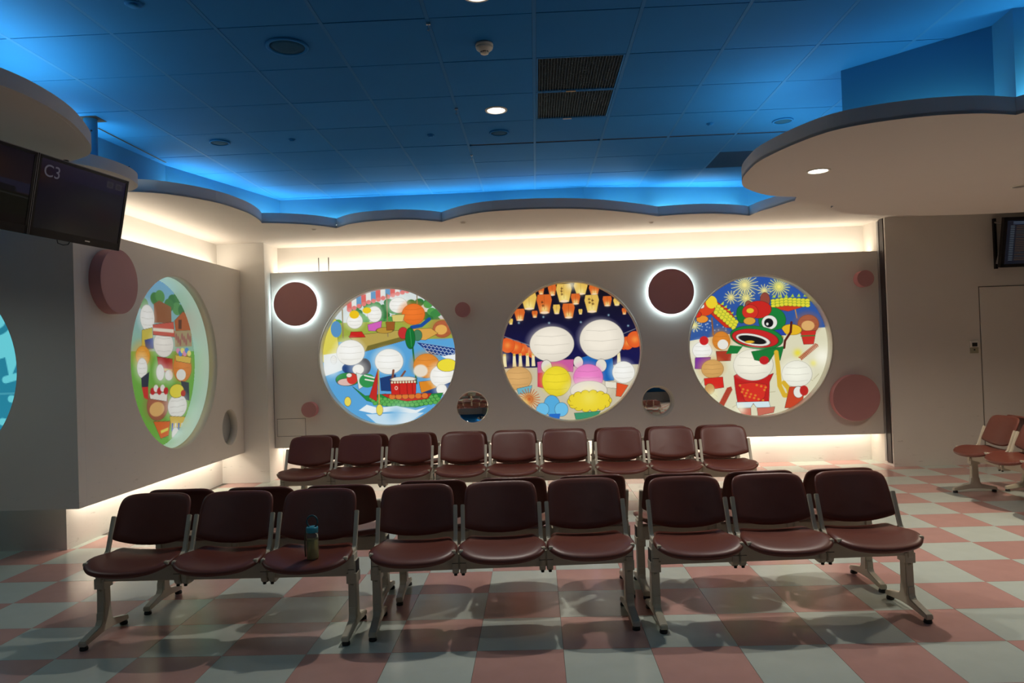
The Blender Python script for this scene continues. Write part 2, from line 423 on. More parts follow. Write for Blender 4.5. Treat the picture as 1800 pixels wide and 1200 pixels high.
for j in (1, 2):    # return-air grilles
    x, y = CX, CY + j * CD
    g = thing('return_air_grille', ['large dark perforated ceiling grille, the one nearer the smoke detector', 'large dark perforated ceiling grille, the one nearer the hung wall panel'][j - 1], 'air grille', (x + CW / 2, y + CD / 2, H), 0, 'dark ceiling grilles')
    obj('backing', B(-.285, -.3, 0.02, .285, .3, 0.024), M['dark'], g)
    bm = bmesh.new(); box(bm, -.287, -.303, 0, -.275, .303, .012); box(bm, .275, -.303, 0, .287, .303, .012); box(bm, -.275, -.303, 0, .275, -.29, .012); box(bm, -.275, .29, 0, .275, .303, .012)
    obj('frame', bm, M['ceil_rail'], g)
    bm = bmesh.new()
    for k in range(28): xx = -.265 + k * .0196; box(bm, xx - .0022, -.29, 0.002, xx + .0022, .29, .008)
    for k in range(29): yy = -.28 + k * .02; box(bm, -.275, yy - .003, 0.008, .275, yy + .003, .011)
    o = obj('mesh', bm, mat('grille_mesh', (0.022, 0.06, 0.09), 0.6, spec=0.2), g); o['kind'] = 'stuff'
    obj('clip', B(-.07, .296, -0.006, -.0, .309, 0.0), M['brass'] if j == 1 else M['white'], g)
x, y = CX + 3 * CW, CY + 5 * CD
g = thing('return_air_grille', 'dark blue ceiling grille half hidden by the big round cloud', 'air grille', (x + CW / 2, y + CD / 2, H), 0)
obj('backing', B(-.285, -.3, 0.02, .285, .3, 0.024), M['dark_blue'], g)
bm = bmesh.new()
for k in range(30): yy = -.29 + k * .02; box(bm, -.287, yy - .006, 0.0, .287, yy + .006, .004)
o = obj('louvre', bm, mat('louvre_blue', (0.01, 0.07, 0.18), 0.7, spec=0.1), g); o['kind'] = 'stuff'
# linear slot diffusers lie in the slot left between tile rows
for k, (a, b) in enumerate([(-0.52, 0.62), (0.66, 1.84), (1.87, 2.44)]):
    g = thing('slot_diffuser', ['long black ceiling slot beside the small speaker grille', 'long black ceiling slot, the middle length of the three', 'black ceiling slot running behind the big round cloud'][k], 'slot diffuser', ((a + b) / 2, 6.448, H), 0, 'black linear ceiling slots')
    L = (b - a) / 2
    obj('slot', B(-L, -.018, 0.004, L, .018, 0.006), M['dark'], g)
    bm = box(bmesh.new(), -L, -.024, 0, L, -.018, .02); box(bm, -L, .018, 0, L, .024, .02); obj('frame', bm, M['ceil_rail'], g)
lx = [(-3.475, 5.50, -3.455, 6.66)]
for a in lx:
    g = thing('slot_diffuser', 'narrow black slot in the blue ceiling above the blue side fascia', 'slot diffuser', (-3.40, 6.05, H - 0.001))
    obj('slot', B(-.008, -.52, -0.003, .008, .52, 0.0), M['dark'], g); obj('frame', B(-.02, -.54, -0.001, .02, .54, 0.0005), M['ceil_rail'], g)

def speaker(x, y, r, label):
    g = thing('ceiling_speaker', label, 'speaker', (x, y, H - 0.0015), 0, 'round blue ceiling speakers')
    obj('ring', lathe([(r, 0), (r, -.008), (r * .86, -.010), (r * .82, -.004), (r * .82, 0)], 40), M['ceil'], g, True)
    obj('grille', lathe([(0, -.006), (r * .5, -.006), (r * .82, -.004), (r * .82, 0)], 40), M['speaker'], g, True)
speaker(-1.431, 4.234, 0.125, 'largest round dark ceiling speaker, near the top edge left of the smoke detector')
speaker(-2.65, 6.04, 0.085, 'round ceiling speaker over the left bench rows near the cove')
speaker(-0.25, 6.10, 0.085, 'round dark ceiling speaker just behind the lit downlight')
speaker(2.156, 6.118, 0.085, 'round pale blue ceiling speaker next to the big round cloud')
def sprink(x, y, z, label, r=0.032, m='ceil'):
    g = thing('sprinkler_cap', label, 'sprinkler', (x, y, z), 0, 'small round sprinkler caps')
    obj('collar', lathe([(r, 0.0), (r, -.004), (r * .8, -.006), (0, -.006)], 24), M[m], g, True)
    obj('plate', lathe([(r * .65, -.006), (r * .65, -.014), (0, -.014)], 24), M[m], g, True)
for a in [(-2.034, 3.644, 0.045, 'domed blue sprinkler cap cut by the top edge of the photo'), (-2.028, 6.049, .03, 'small blue sprinkler cap between the left speaker and the middle of the ceiling'),
          (-0.838, 6.09, .03, 'small blue sprinkler cap left of the speaker behind the downlight'), (1.542, 6.109, .03, 'small blue sprinkler cap in the tile beside the pale speaker')]:
    sprink(a[0], a[1], H - 0.0015, a[3], a[2])
# smoke detector
g = thing('smoke_detector', 'ivory smoke detector with a conical head on the blue ceiling', 'smoke detector', (-0.251, 4.33, H - 0.0015))
obj('base', lathe([(0, 0), (.052, 0), (.054, -.006), (.054, -.018), (0, -.018)], 36), M['detector'], g, True)
obj('head', lathe([(.052, -.018), (.052, -.026), (.048, -.034), (.03, -.048), (.028, -.05)], 36), M['detector'], g, True)
obj('sensing_gap', lathe([(.0235, -.046), (.0235, -.055)], 24), M['dark'], g)
bm = bmesh.new()
for k in range(6):
    a = k * PI / 3; tube([(.0255 * math.cos(a), .0255 * math.sin(a), -.047), (.0245 * math.cos(a), .0245 * math.sin(a), -.056)], .003, 6, bm)
obj('cage_rib', bm, M['detector'], g)
obj('cap', lathe([(.026, -.054), (.024, -.060), (.016, -.064), (0, -.065)], 24), M['detector'], g, True)
# downlights
def downlight(x, y, z, r, label, lit=True):
    g = thing('downlight', label, 'downlight', (x, y, z), 0, 'round recessed downlights')
    obj('trim_ring', lathe([(r * 1.28, 0.0), (r * 1.26, -.005), (r * 1.02, -.007), (r, -.003), (r, .0)], 40), M['rim'], g, True)
    obj('reflector', lathe([(r, -.003), (r * .96, -.001)], 40), M['steel'], g, True)
    obj('lens', lathe([(r * .97, -.0015), (0, -.0015)], 40), M['lens'] if lit else M['steel'], g)
downlight(-0.245, 5.53, H - 0.0015, 0.068, 'lit downlight in the middle of the blue ceiling')
downlight(2.064, 5.186, 2.80, 0.066, 'lit downlight in the underside of the big round cloud')
downlight(-0.245, 3.72, H - 0.0015, 0.066, 'downlight just above the top edge of the photo')
downlight(4.035, 6.013, 2.80, 0.06, 'unlit downlight in the big cloud at the frame edge', False)
# hook clips on the grid rail
for k, (x, y) in enumerate([(-.547, 4.02), (-.547, 5.45), (-.547, 6.76)]):
    g = thing('ceiling_hook', ['silver hook clip on the ceiling rail nearest the smoke detector', 'silver hook clip on the rail beside the lit downlight', 'silver hook clip on the rail at the end of the black slot'][k], 'hook', (x, y, H + 0.002), 0, 'small silver hooks under one ceiling rail')
    obj('clip', B(-.012, -.006, -.014, .012, .006, 0, bev=.002), M['steel'], g)
    obj('wire', tube([(0, 0, -.014), (0, 0, -.03), (.006, 0, -.04), (0, 0, -.048), (-.007, 0, -.042)], .0022, 6), M['steel'], g)

# ------------------------------------------------------------------ cove: blue fascia, scalloped soffits, clouds
FL = [(-3.60, 4.6), (-3.55, 5.7), (-3.46, 6.67), (-3.22, 7.5), (-2.97, 8.36)]
struct('fascia_left', wallstrip(FL, 3.095, H - .0, 0.05), M['fascia'], 'bright blue vertical fascia between left scalloped soffit and ceiling', 'fascia')
FB = [(-2.97, 8.36), (-1.0, 8.36), (0.62, 8.31), (1.5, 8.47), (2.6, 8.66), (3.6, 8.75), (4.6, 8.78), (6.5, 8.8)]
struct('fascia_back', wallstrip(FB, 3.095, H - .0, 0.05), M['fascia'], 'bright blue vertical fascia behind the scalloped lip over the hung panel', 'fascia')
f_ = 0.9806
def sc(pts, f=f_): return [(x * f, y * f) for x, y in pts]
lobes = [
    [(-4.3, 6.2), (-3.9, 6.22), (-3.562, 6.275), (-3.296, 6.441), (-3.054, 6.841), (-2.969, 7.314), (-2.985, 7.7), (-3.04, 7.965)],
    [(-3.04, 7.965), (-2.87, 8.01), (-2.701, 8.085), (-2.50, 8.23), (-2.325, 8.46)],
    [(-2.325, 8.46), (-2.13, 8.25), (-1.918, 8.134), (-1.70, 8.09), (-1.513, 8.078), (-1.26, 8.16), (-1.045, 8.323)],
    [(-1.045, 8.323), (-.80, 8.03), (-.523, 7.845), (-.24, 7.79), (.04, 7.78), (.38, 7.83), (.669, 7.927), (.93, 8.07), (1.147, 8.221), (1.33, 8.36), (1.499, 8.503)],
    [(1.499, 8.503), (1.78, 8.45), (2.047, 8.455), (2.34, 8.54), (2.624, 8.702)],
    [(2.624, 8.702), (2.67, 8.45), (2.756, 8.215), (2.865, 7.9), (3.1, 7.5), (3.5, 7.3), (4.2, 7.4)],
]
line = []
for lb in lobes:
    s_ = sc(spline(lb, 6)); line += s_ if not line else s_[1:]
ZB = 3.09
outer = line + [(6.5, 7.3), (8.1, 7.3), (8.1, 9.7), (-7.1, 9.7), (-7.1, 6.08)]
struct('ceiling_soffit', plate(outer, [], ZB, ZB + 0.02, XY), M['soffit'], 'cream scalloped lower ceiling over the recess and hung panels', 'soffit')
for lb in lobes:
    struct('soffit_lip', wallstrip(sc(spline(lb, 6)), ZB + 0.0012, ZB + 0.115, 0.025), M['soffit'], 'upstand lip of one scallop of the back soffit', 'soffit lip')
for k, (x, y) in enumerate([(-2.55, 8.30), (-.79, 8.24), (1.45, 8.72)]):
    sprink(x, y, ZB, ['small cream sprinkler cap under the left scallops', 'small cream sprinkler cap above the first mirror', 'small cream sprinkler cap above the glowing middle disc'][k], .03, 'soffit')

def cloud(name, lobes, close, zb, h, label):
    ln = []
    for lb in lobes:
        s_ = spline(lb, 8); ln += s_ if not ln else s_[1:]
    c = thing(name, label, 'ceiling cloud', (0, 0, zb))
    obj('underside', plate(ln + close, [], 0, 0.02, XY), M['soffit'], c)
    for lb in lobes: obj('lip', wallstrip(spline(lb, 8), 0.0012, h, -0.025), M['soffit'], c)
    return c
q = 0.8595
RC = [[(4.3, 2.6), (3.7, 2.9), (3.2, 3.35), (2.9, 3.75), (3.156 * q, 4.722 * q)],
      [(3.156 * q, 4.722 * q), (2.45, 4.0), (2.464 * q, 4.686 * q), (2.098 * q, 4.86 * q), (1.914 * q, 5.175 * q), (1.80 * q, 5.6 * q), (1.795 * q, 5.9 * q), (1.835 * q, 6.24 * q), (1.958 * q, 6.58 * q), (2.282 * q, 6.951 * q), (2.601 * q, 7.088 * q)],
      [(2.601 * q, 7.088 * q), (2.70 * q, 7.35 * q), (2.99 * q, 7.53 * q), (3.187 * q, 7.644 * q)],
      [(3.187 * q, 7.644 * q), (3.24 * q, 7.83 * q), (3.427 * q, 8.03 * q), (3.60 * q, 8.16 * q), (3.852 * q, 8.256 * q), (3.62, 7.2), (4.1, 7.3), (4.9, 7.3), (5.6, 7.1), (6.4, 6.6)]]
cloud('ceiling_cloud', RC, [(7.2, 5.5), (7.2, 3.5), (6, 2.6)], 2.80, 0.10, 'big scalloped cream ceiling cloud with a lit downlight, hanging over the right side')
BX = [(2.75, 6.0), (2.187, 5.036), (2.83, 4.415), (2.806, 4.19), (3.6, 4.1), (6.5, 4.0)]
struct('fascia_right', wallstrip(BX, 2.82, H, 0.05), M['fascia'], 'angled blue box wall rising from the big right cloud to the ceiling', 'fascia')
LC = [[(-4.6, 2.3), (-3.8, 2.45), (-3.15, 2.75), (-2.78, 3.15), (-2.661, 3.516), (-2.644, 3.769), (-2.689, 4.072), (-2.802, 4.393), (-2.901, 4.594), (-3.03, 4.74), (-3.25, 4.86)]]
LC = [[(x, y) for x, y in l] for l in LC]
cloud('ceiling_cloud', LC, [(-5.2, 4.9), (-5.6, 3.5)], 3.0, 0.09, 'scalloped cream ceiling cloud above the two screens')
LC2 = [[(-3.27, 4.87), (-3.16, 5.0), (-3.10, 5.2), (-3.10, 5.42), (-3.17, 5.62), (-3.33, 5.76), (-3.5, 5.8)]]
cloud('ceiling_cloud', LC2, [(-3.9, 5.7), (-4.0, 5.3), (-3.7, 4.9)], 3.0, 0.09, 'small rounded cloud lobe behind the screens at the blue pole')
g = thing('ceiling_pole', 'blue round pole dropping from a cut hole in the ceiling to the small cloud lobe', 'pole', (-3.335, 5.33, 3.025))
obj('pipe', lathe([(.048, 0), (.048, .44)], 28), M['fascia'], g, True)
obj('hole_edge', B(-.075, -.07, .4295, .085, .075, .4315), M['dark'], g)
bm = tube([(.030, -.0385, .33), (.032, -.044, .33)], .007, 10); tube([(-.004, -.046, .18), (-.004, -.0495, .18)], .009, 10, bm); obj('bolt_hole', bm, M['dark'], g)
g = thing('antenna_wire', 'short dark wire end sticking up from the small cloud lobe', 'wire', (-3.17, 5.48, 3.085))
obj('wire', tube([(0, 0, 0), (.01, .0, .02), (.045, .0, .04)], .003, 6), M['dark'], g)

# ------------------------------------------------------------------ prints
class Pic:
    """small raster; drawing calls use the sketch's own pixel units"""
    def __init__(s, n, cx, cy, r, f=None, aspect=1.0):
        s.n = n; t = (np.arange(n) + .5) / n * 2 - 1
        U, V = np.meshgrid(t, -t); s.U, s.V = U, V
        s.X = cx + U * r * aspect; s.Y = cy - V * r; s.px = 2 * r / n
        s.im = np.zeros((n, n, 3)); s.f = f
    def blend(s, a, col):
        a = np.clip(a, 0, 1)[..., None]; s.im = s.im * (1 - a) + np.array(col[:3]) / 255. * a
    def grad(s, y0, c0, y1, c1):
        t = np.clip((s.Y - y0) / (y1 - y0), 0, 1)[..., None]; s.im = (1 - t) * np.array(c0) / 255. + t * np.array(c1) / 255.
    def ell(s, x, y, rx, ry, col, rot=0, line=None, soft=1.0):
        c, q = math.cos(rot), math.sin(rot); dx, dy = s.X - x, s.Y - y
        a, b = dx * c + dy * q, -dx * q + dy * c
        d = (np.sqrt((a / rx) ** 2 + (b / ry) ** 2) - 1) * min(rx, ry)
        if line: s.blend(.5 - (d - 1.2) / s.px, line)
        s.blend(.5 - d / (s.px * soft), col)
    def glow(s, x, y, r, col, k=1.0):
        d = np.hypot(s.X - x, s.Y - y) / r; s.blend(k * np.exp(-d * d * 2.5), col)
    def poly(s, pts, col, line=None):
        P = np.array(pts, float); inside = np.zeros(s.X.shape, bool); dist = np.full(s.X.shape, 1e9)
        for i in range(len(P)):
            (x0, y0), (x1, y1) = P[i], P[(i + 1) % len(P)]
            if y0 != y1:
                cr = ((y0 > s.Y) != (y1 > s.Y)) & (s.X < (x1 - x0) * (s.Y - y0) / (y1 - y0) + x0); inside ^= cr
            L = (x1 - x0) ** 2 + (y1 - y0) ** 2 + 1e-9
            t = np.clip(((s.X - x0) * (x1 - x0) + (s.Y - y0) * (y1 - y0)) / L, 0, 1)
            dist = np.minimum(dist, np.hypot(s.X - x0 - t * (x1 - x0), s.Y - y0 - t * (y1 - y0)))
        d = np.where(inside, -dist, dist)
        if line: s.blend(.5 - (d - 1.2) / s.px, line)
        s.blend(.5 - d / s.px, col)
    def seg(s, pts, w, col):
        dist = np.full(s.X.shape, 1e9)
        for (x0, y0), (x1, y1) in zip(pts, pts[1:]):
            L = (x1 - x0) ** 2 + (y1 - y0) ** 2 + 1e-9
            t = np.clip(((s.X - x0) * (x1 - x0) + (s.Y - y0) * (y1 - y0)) / L, 0, 1)
            dist = np.minimum(dist, np.hypot(s.X - x0 - t * (x1 - x0), s.Y - y0 - t * (y1 - y0)))
        s.blend(.5 - (dist - w) / s.px, col)
    def burst(s, x, y, r, col, n=16, core=(255, 240, 150)):
        s.glow(x, y, r * .9, col, .8)
        for k in range(n):
            a = 2 * PI * k / n + .1; s.seg([(x + .3 * r * math.cos(a), y + .3 * r * math.sin(a)), (x + r * math.cos(a), y + r * math.sin(a))], 2.0, core)
        s.glow(x, y, r * .45, core, 1)
    def ball(s, x, y, rx, ry, col, ribs=True):
        """a round paper lantern: outline, ribs, soft shade"""
        c = np.array(col)
        s.ell(x, y, rx, ry, col, line=tuple(c * .35))
        s_ = s.im.copy(); s.ell(x - rx * .1, y - ry * .12, rx * .82, ry * .8, tuple(np.minimum(c * 1.08 + 6, 255)), soft=25)
        if ribs:
            for k in (-.5, 0, .5):
                w_ = rx * math.sqrt(1 - k * k) * .8
                s.seg([(x - w_, y + k * ry), (x, y + k * ry + ry * .07), (x + w_, y + k * ry)], 1.3, tuple(c * .9))
    def scales(s, pts, r, col, line):
        for x, y in pts: s.ell(x, y, r, r * .8, col, line=line)

def print_disc(name, pic, R, T, material, parent):
    """disc mesh of small quads carrying the print as a colour attribute"""
    n = pic.n; c = (np.arange(n + 1) / n * 2 - 1) * R
    mid = (c[:-1] + c[1:]) / 2; Um, Vm = np.meshgrid(mid, -mid)
    keep = np.hypot(Um, Vm) <= R
    idx = -np.ones((n + 1, n + 1), int)
    rows, cols = np.nonzero(keep)
    used = np.zeros((n + 1, n + 1), bool)
    for a, b in ((0, 0), (0, 1), (1, 0), (1, 1)): used[rows + a, cols + b] = True
    r2, c2 = np.nonzero(used); idx[r2, c2] = np.arange(len(r2))
    o0 = np.array(T(0, 0)); eu = np.array(T(1, 0)) - o0; ev = np.array(T(0, 1)) - o0
    co = o0 + c[c2][:, None] * eu + (-c[r2])[:, None] * ev
    quads = np.stack([idx[rows + 1, cols], idx[rows + 1, cols + 1], idx[rows, cols + 1], idx[rows, cols]], 1)
    return grid_mesh(name, co, quads, pic.im[rows, cols], material, parent)

def grid_mesh(name, co, quads, colq, material, parent):
    me = bpy.data.meshes.new(name); nq = len(quads)
    me.vertices.add(len(co)); me.vertices.foreach_set('co', co.astype(np.float32).ravel())
    me.loops.add(nq * 4); me.loops.foreach_set('vertex_index', quads.astype(np.int32).ravel())
    me.polygons.add(nq); me.polygons.foreach_set('loop_start', np.arange(0, nq * 4, 4, dtype=np.int32)); me.polygons.foreach_set('loop_total', np.full(nq, 4, dtype=np.int32))
    me.update(calc_edges=True)
    at = me.color_attributes.new('print', 'FLOAT_COLOR', 'CORNER')
    lin = np.where(colq <= .04045, colq / 12.92, ((np.clip(colq, 0, 1) + .055) / 1.055) ** 2.4)
    full = np.ones((nq, 4, 4), np.float32); full[:, :, :3] = lin[:, None, :]
    at.data.foreach_set('color', full.ravel())
    me.materials.append(material)
    o = bpy.data.objects.new(name, me); COL.objects.link(o); o.parent = parent
    return o

def print_rect(name, pic, w_, h_, T, material, parent):
    n = pic.n; u = np.linspace(0, w_, n + 1); v = np.linspace(0, -h_, n + 1)
    UU, VV = np.meshgrid(u, v); o0 = np.array(T(0, 0)); eu = np.array(T(1, 0)) - o0; ev = np.array(T(0, 1)) - o0
    co = o0 + UU.ravel()[:, None] * eu + VV.ravel()[:, None] * ev
    r, c = np.meshgrid(np.arange(n), np.arange(n), indexing='ij'); r = r.ravel(); c = c.ravel(); k = lambda a, b: a * (n + 1) + b
    quads = np.stack([k(r + 1, c), k(r + 1, c + 1), k(r, c + 1), k(r, c)], 1)
    return grid_mesh(name, co, quads, pic.im[r, c], material, parent)

NP = 270
WH = (238, 236, 226); INK = (40, 30, 25)
def pic_boats():
    p = Pic(NP, 520, 590, 500); rn = random.Random(3)
    p.grad(60, (222, 230, 226), 1090, (200, 225, 240))
    p.poly([(0, 440), (1100, 440), (1100, 1100), (0, 1100)], (92, 168, 222))
    for k in range(60):
        x, y = rn.uniform(40, 1000), rn.uniform(300, 180) ; p.ell(x, 260 + rn.uniform(-70, 80), 34, 28, rn.choice([(64, 140, 70), (84, 160, 78), (50, 120, 60)]))
    p.poly([(0, 330), (1010, 330), (1010, 470), (0, 470)], (160, 176, 70))
    p.poly([(0, 330), (130, 300), (150, 590), (0, 620)], (226, 214, 90), INK)
    p.ell(130, 375, 40, 60, (90, 150, 200))
    p.poly([(30, 560), (330, 530), (280, 640), (30, 720)], (236, 242, 240))
    p.poly([(220, 430), (640, 395), (650, 470), (340, 545)], (188, 166, 84), INK)
    p.poly([(340, 545), (650, 470), (640, 440), (360, 505)], (120, 110, 50))
    for k in range(13):   # striped awning
        x = 215 + k * 36; y = 235 - k * 13 if k < 5 else 175 - (k - 5) * 9
        p.poly([(x, y - 62), (x + 36, y - 70), (x + 36, y), (x, y + 6)], [(226, 110, 104), (236, 236, 230), (110, 160, 200)][k % 3])
        p.ell(x + 18, y + 2, 18, 16, (232, 130, 124))
    for x in (180, 512, 735): p.seg([(x, 130), (x, 440)], 4, (150, 130, 90))
    p.ball(270, 320, 58, 55, WH); p.ell(268, 272, 36, 30, (244, 200, 30)); p.ball(418, 275, 52, 58, WH); p.ell(362, 245, 32, 22, (244, 210, 40)); p.ball(595, 215, 66, 56, WH)
    p.ball(705, 285, 84, 76, (226, 112, 38)); p.ball(915, 400, 70, 62, (172, 92, 56)); p.ell(905, 405, 44, 36, (232, 178, 92))
    p.poly([(365, 350), (470, 325), (460, 400), (370, 395)], (214, 100, 190), INK); p.poly([(225, 440), (240, 398), (320, 400), (345, 440)], (206, 40, 34), INK)
    p.poly([(545, 285), (640, 285), (625, 335), (552, 335)], (222, 206, 120), INK)
    p.ell(490, 395, 62, 22, (190, 150, 60), line=INK); p.poly([(500, 335), (566, 335), (560, 395), (505, 395)], (160, 92, 40), INK)
    p.poly([(690, 392), (830, 392), (880, 430), (790, 476), (700, 470)], (222, 168, 78), INK); p.seg([(690, 380), (760, 370), (820, 325)], 13, (30, 80, 160))
    p.ell(625, 420, 36, 42, (200, 50, 50), line=INK); p.ell(730, 440, 34, 40, (70, 130, 90), line=INK)
    p.poly([(720, 490), (1010, 545), (1010, 610), (820, 580)], (26, 62, 134), WH)
    for r_ in range(3):
        for k in range(9): p.seg([(760 + k * 28 + r_ * 14, 505 + k * 6 + r_ * 25), (772 + k * 28 + r_ * 14, 518 + k * 6 + r_ * 25), (786 + k * 28 + r_ * 14, 508 + k * 6 + r_ * 25)], 2.0, (225, 235, 245))
    p.poly([(900, 600), (1010, 585), (1010, 640), (940, 620)], (240, 245, 245))
    p.ell(240, 665, 75, 45, (26, 60, 120)); p.ell(330, 655, 50, 60, (90, 90, 95)); p.ball(232, 550, 104, 92, WH); p.ball(105, 600, 22, 30, WH)
    p.poly([(445, 745), (560, 720), (560, 845), (450, 835)], (30, 62, 118), INK); p.ball(515, 625, 104, 92, WH); p.ball(285, 675, 42, 36, WH, False)
    p.seg([(545, 690), (535, 755)], 8, (130, 80, 60)); p.seg([(630, 700), (600, 740)], 7, (130, 80, 60))
    p.seg([(690, 500), (712, 790)], 6, (30, 110, 60)); p.ell(676, 460, 36, 76, (20, 116, 52), line=INK); p.seg([(676, 400), (684, 520)], 2, (70, 160, 90))
    p.poly([(730, 780), (850, 770), (860, 860), (745, 860)], (224, 140, 40), INK); p.ball(790, 665, 96, 88, (214, 132, 48)); p.ell(745, 700, 52, 46, (238, 226, 205), soft=3)
    p.ball(905, 745, 92, 84, WH); p.ell(940, 665, 72, 46, (244, 226, 60), line=INK)
    p.poly([(750, 860), (990, 780), (1010, 900), (880, 880)], (34, 64, 120)); p.ball(895, 840, 38, 38, WH, False)
    # boat
    p.poly([(240, 800), (330, 870), (480, 860), (640, 880), (905, 865), (870, 930), (700, 965), (480, 950), (340, 905)], (36, 140, 66), INK)
    for r_ in range(3):
        for k in range(15): p.ell(375 + k * 34 + r_ * 14, 905 + r_ * 20 + (k - 7) ** 2 * -.35, 16, 13, (96, 178, 84), line=(20, 90, 40))
    p.poly([(450, 862), (820, 866), (790, 905), (640, 918), (500, 890)], (200, 44, 34), INK)
    for k in range(6): p.ell(530 + k * 48, 882, 24, 20, (226, 120, 48), line=INK)
    p.ell(615, 757, 94, 18, (238, 232, 214), line=INK); p.poly([(520, 770), (710, 770), (704, 868), (526, 868)], (206, 40, 34), INK)
    for k in range(9): p.ell(532 + k * 21, 778, 8, 9, (240, 226, 190), line=INK)
    p.ell(562, 820, 12, 14, (240, 220, 200)); p.ell(562, 820, 7, 8, (206, 40, 34))
    for x in (585, 640, 680): p.seg([(x, 790), (x + 2, 866)], 2, (130, 20, 20))
    p.ell(205, 745, 88, 48, (44, 142, 70), line=INK); p.ell(195, 765, 66, 26, (226, 190, 180), line=INK); p.ell(238, 742, 40, 40, (212, 60, 48)); p.ell(216, 716, 20, 15, (240, 236, 220), line=INK)
    p.poly([(270, 700), (330, 720), (320, 800), (285, 820)], (222, 232, 222), INK); p.ell(350, 760, 60, 50, (52, 150, 80)); p.seg([(330, 720), (400, 740)], 5, WH); p.seg([(335, 750), (405, 765)], 5, WH)
    p.poly([(432, 676), (360, 880), (415, 912)], (196, 44, 38), INK); p.seg([(434, 690), (432, 1060)], 5, (196, 168, 72))
    p.poly([(280, 975), (340, 935), (420, 960), (560, 950), (700, 985), (780, 965), (700, 1010), (520, 990), (380, 1000)], (238, 246, 248)); p.poly([(330, 1005), (760, 1005), (640, 1080), (420, 1085)], (200, 228, 245))
    p.glow(560, 1020, 90, (90, 170, 225)); p.ell(200, 908, 24, 34, (238, 220, 90), line=INK); p.ell(434, 975, 24, 40, (238, 220, 90), line=INK)
    p.glow(90, 660, 90, (245, 250, 250)); p.glow(610, 1060, 160, (240, 248, 250), .7)
    return p

def sky_lantern(p, x, y, w_, h_, col):
    c = np.array(col)
    p.poly([(x - w_ * .42, y - h_ * .5), (x + w_ * .42, y - h_ * .5), (x + w_ * .5, y - h_ * .2), (x + w_ * .3, y + h_ * .5), (x - w_ * .3, y + h_ * .5), (x - w_ * .5, y - h_ * .2)], tuple(c * .95), tuple(c * .6))
    p.glow(x, y + h_ * .3, w_ * .42, (255, 236, 150), .9); p.ell(x, y + h_ * .47, w_ * .28, h_ * .07, (255, 226, 190))
    p.seg([(x, y - h_ * .45), (x, y + h_ * .3)], 1.3, tuple(c * .75))

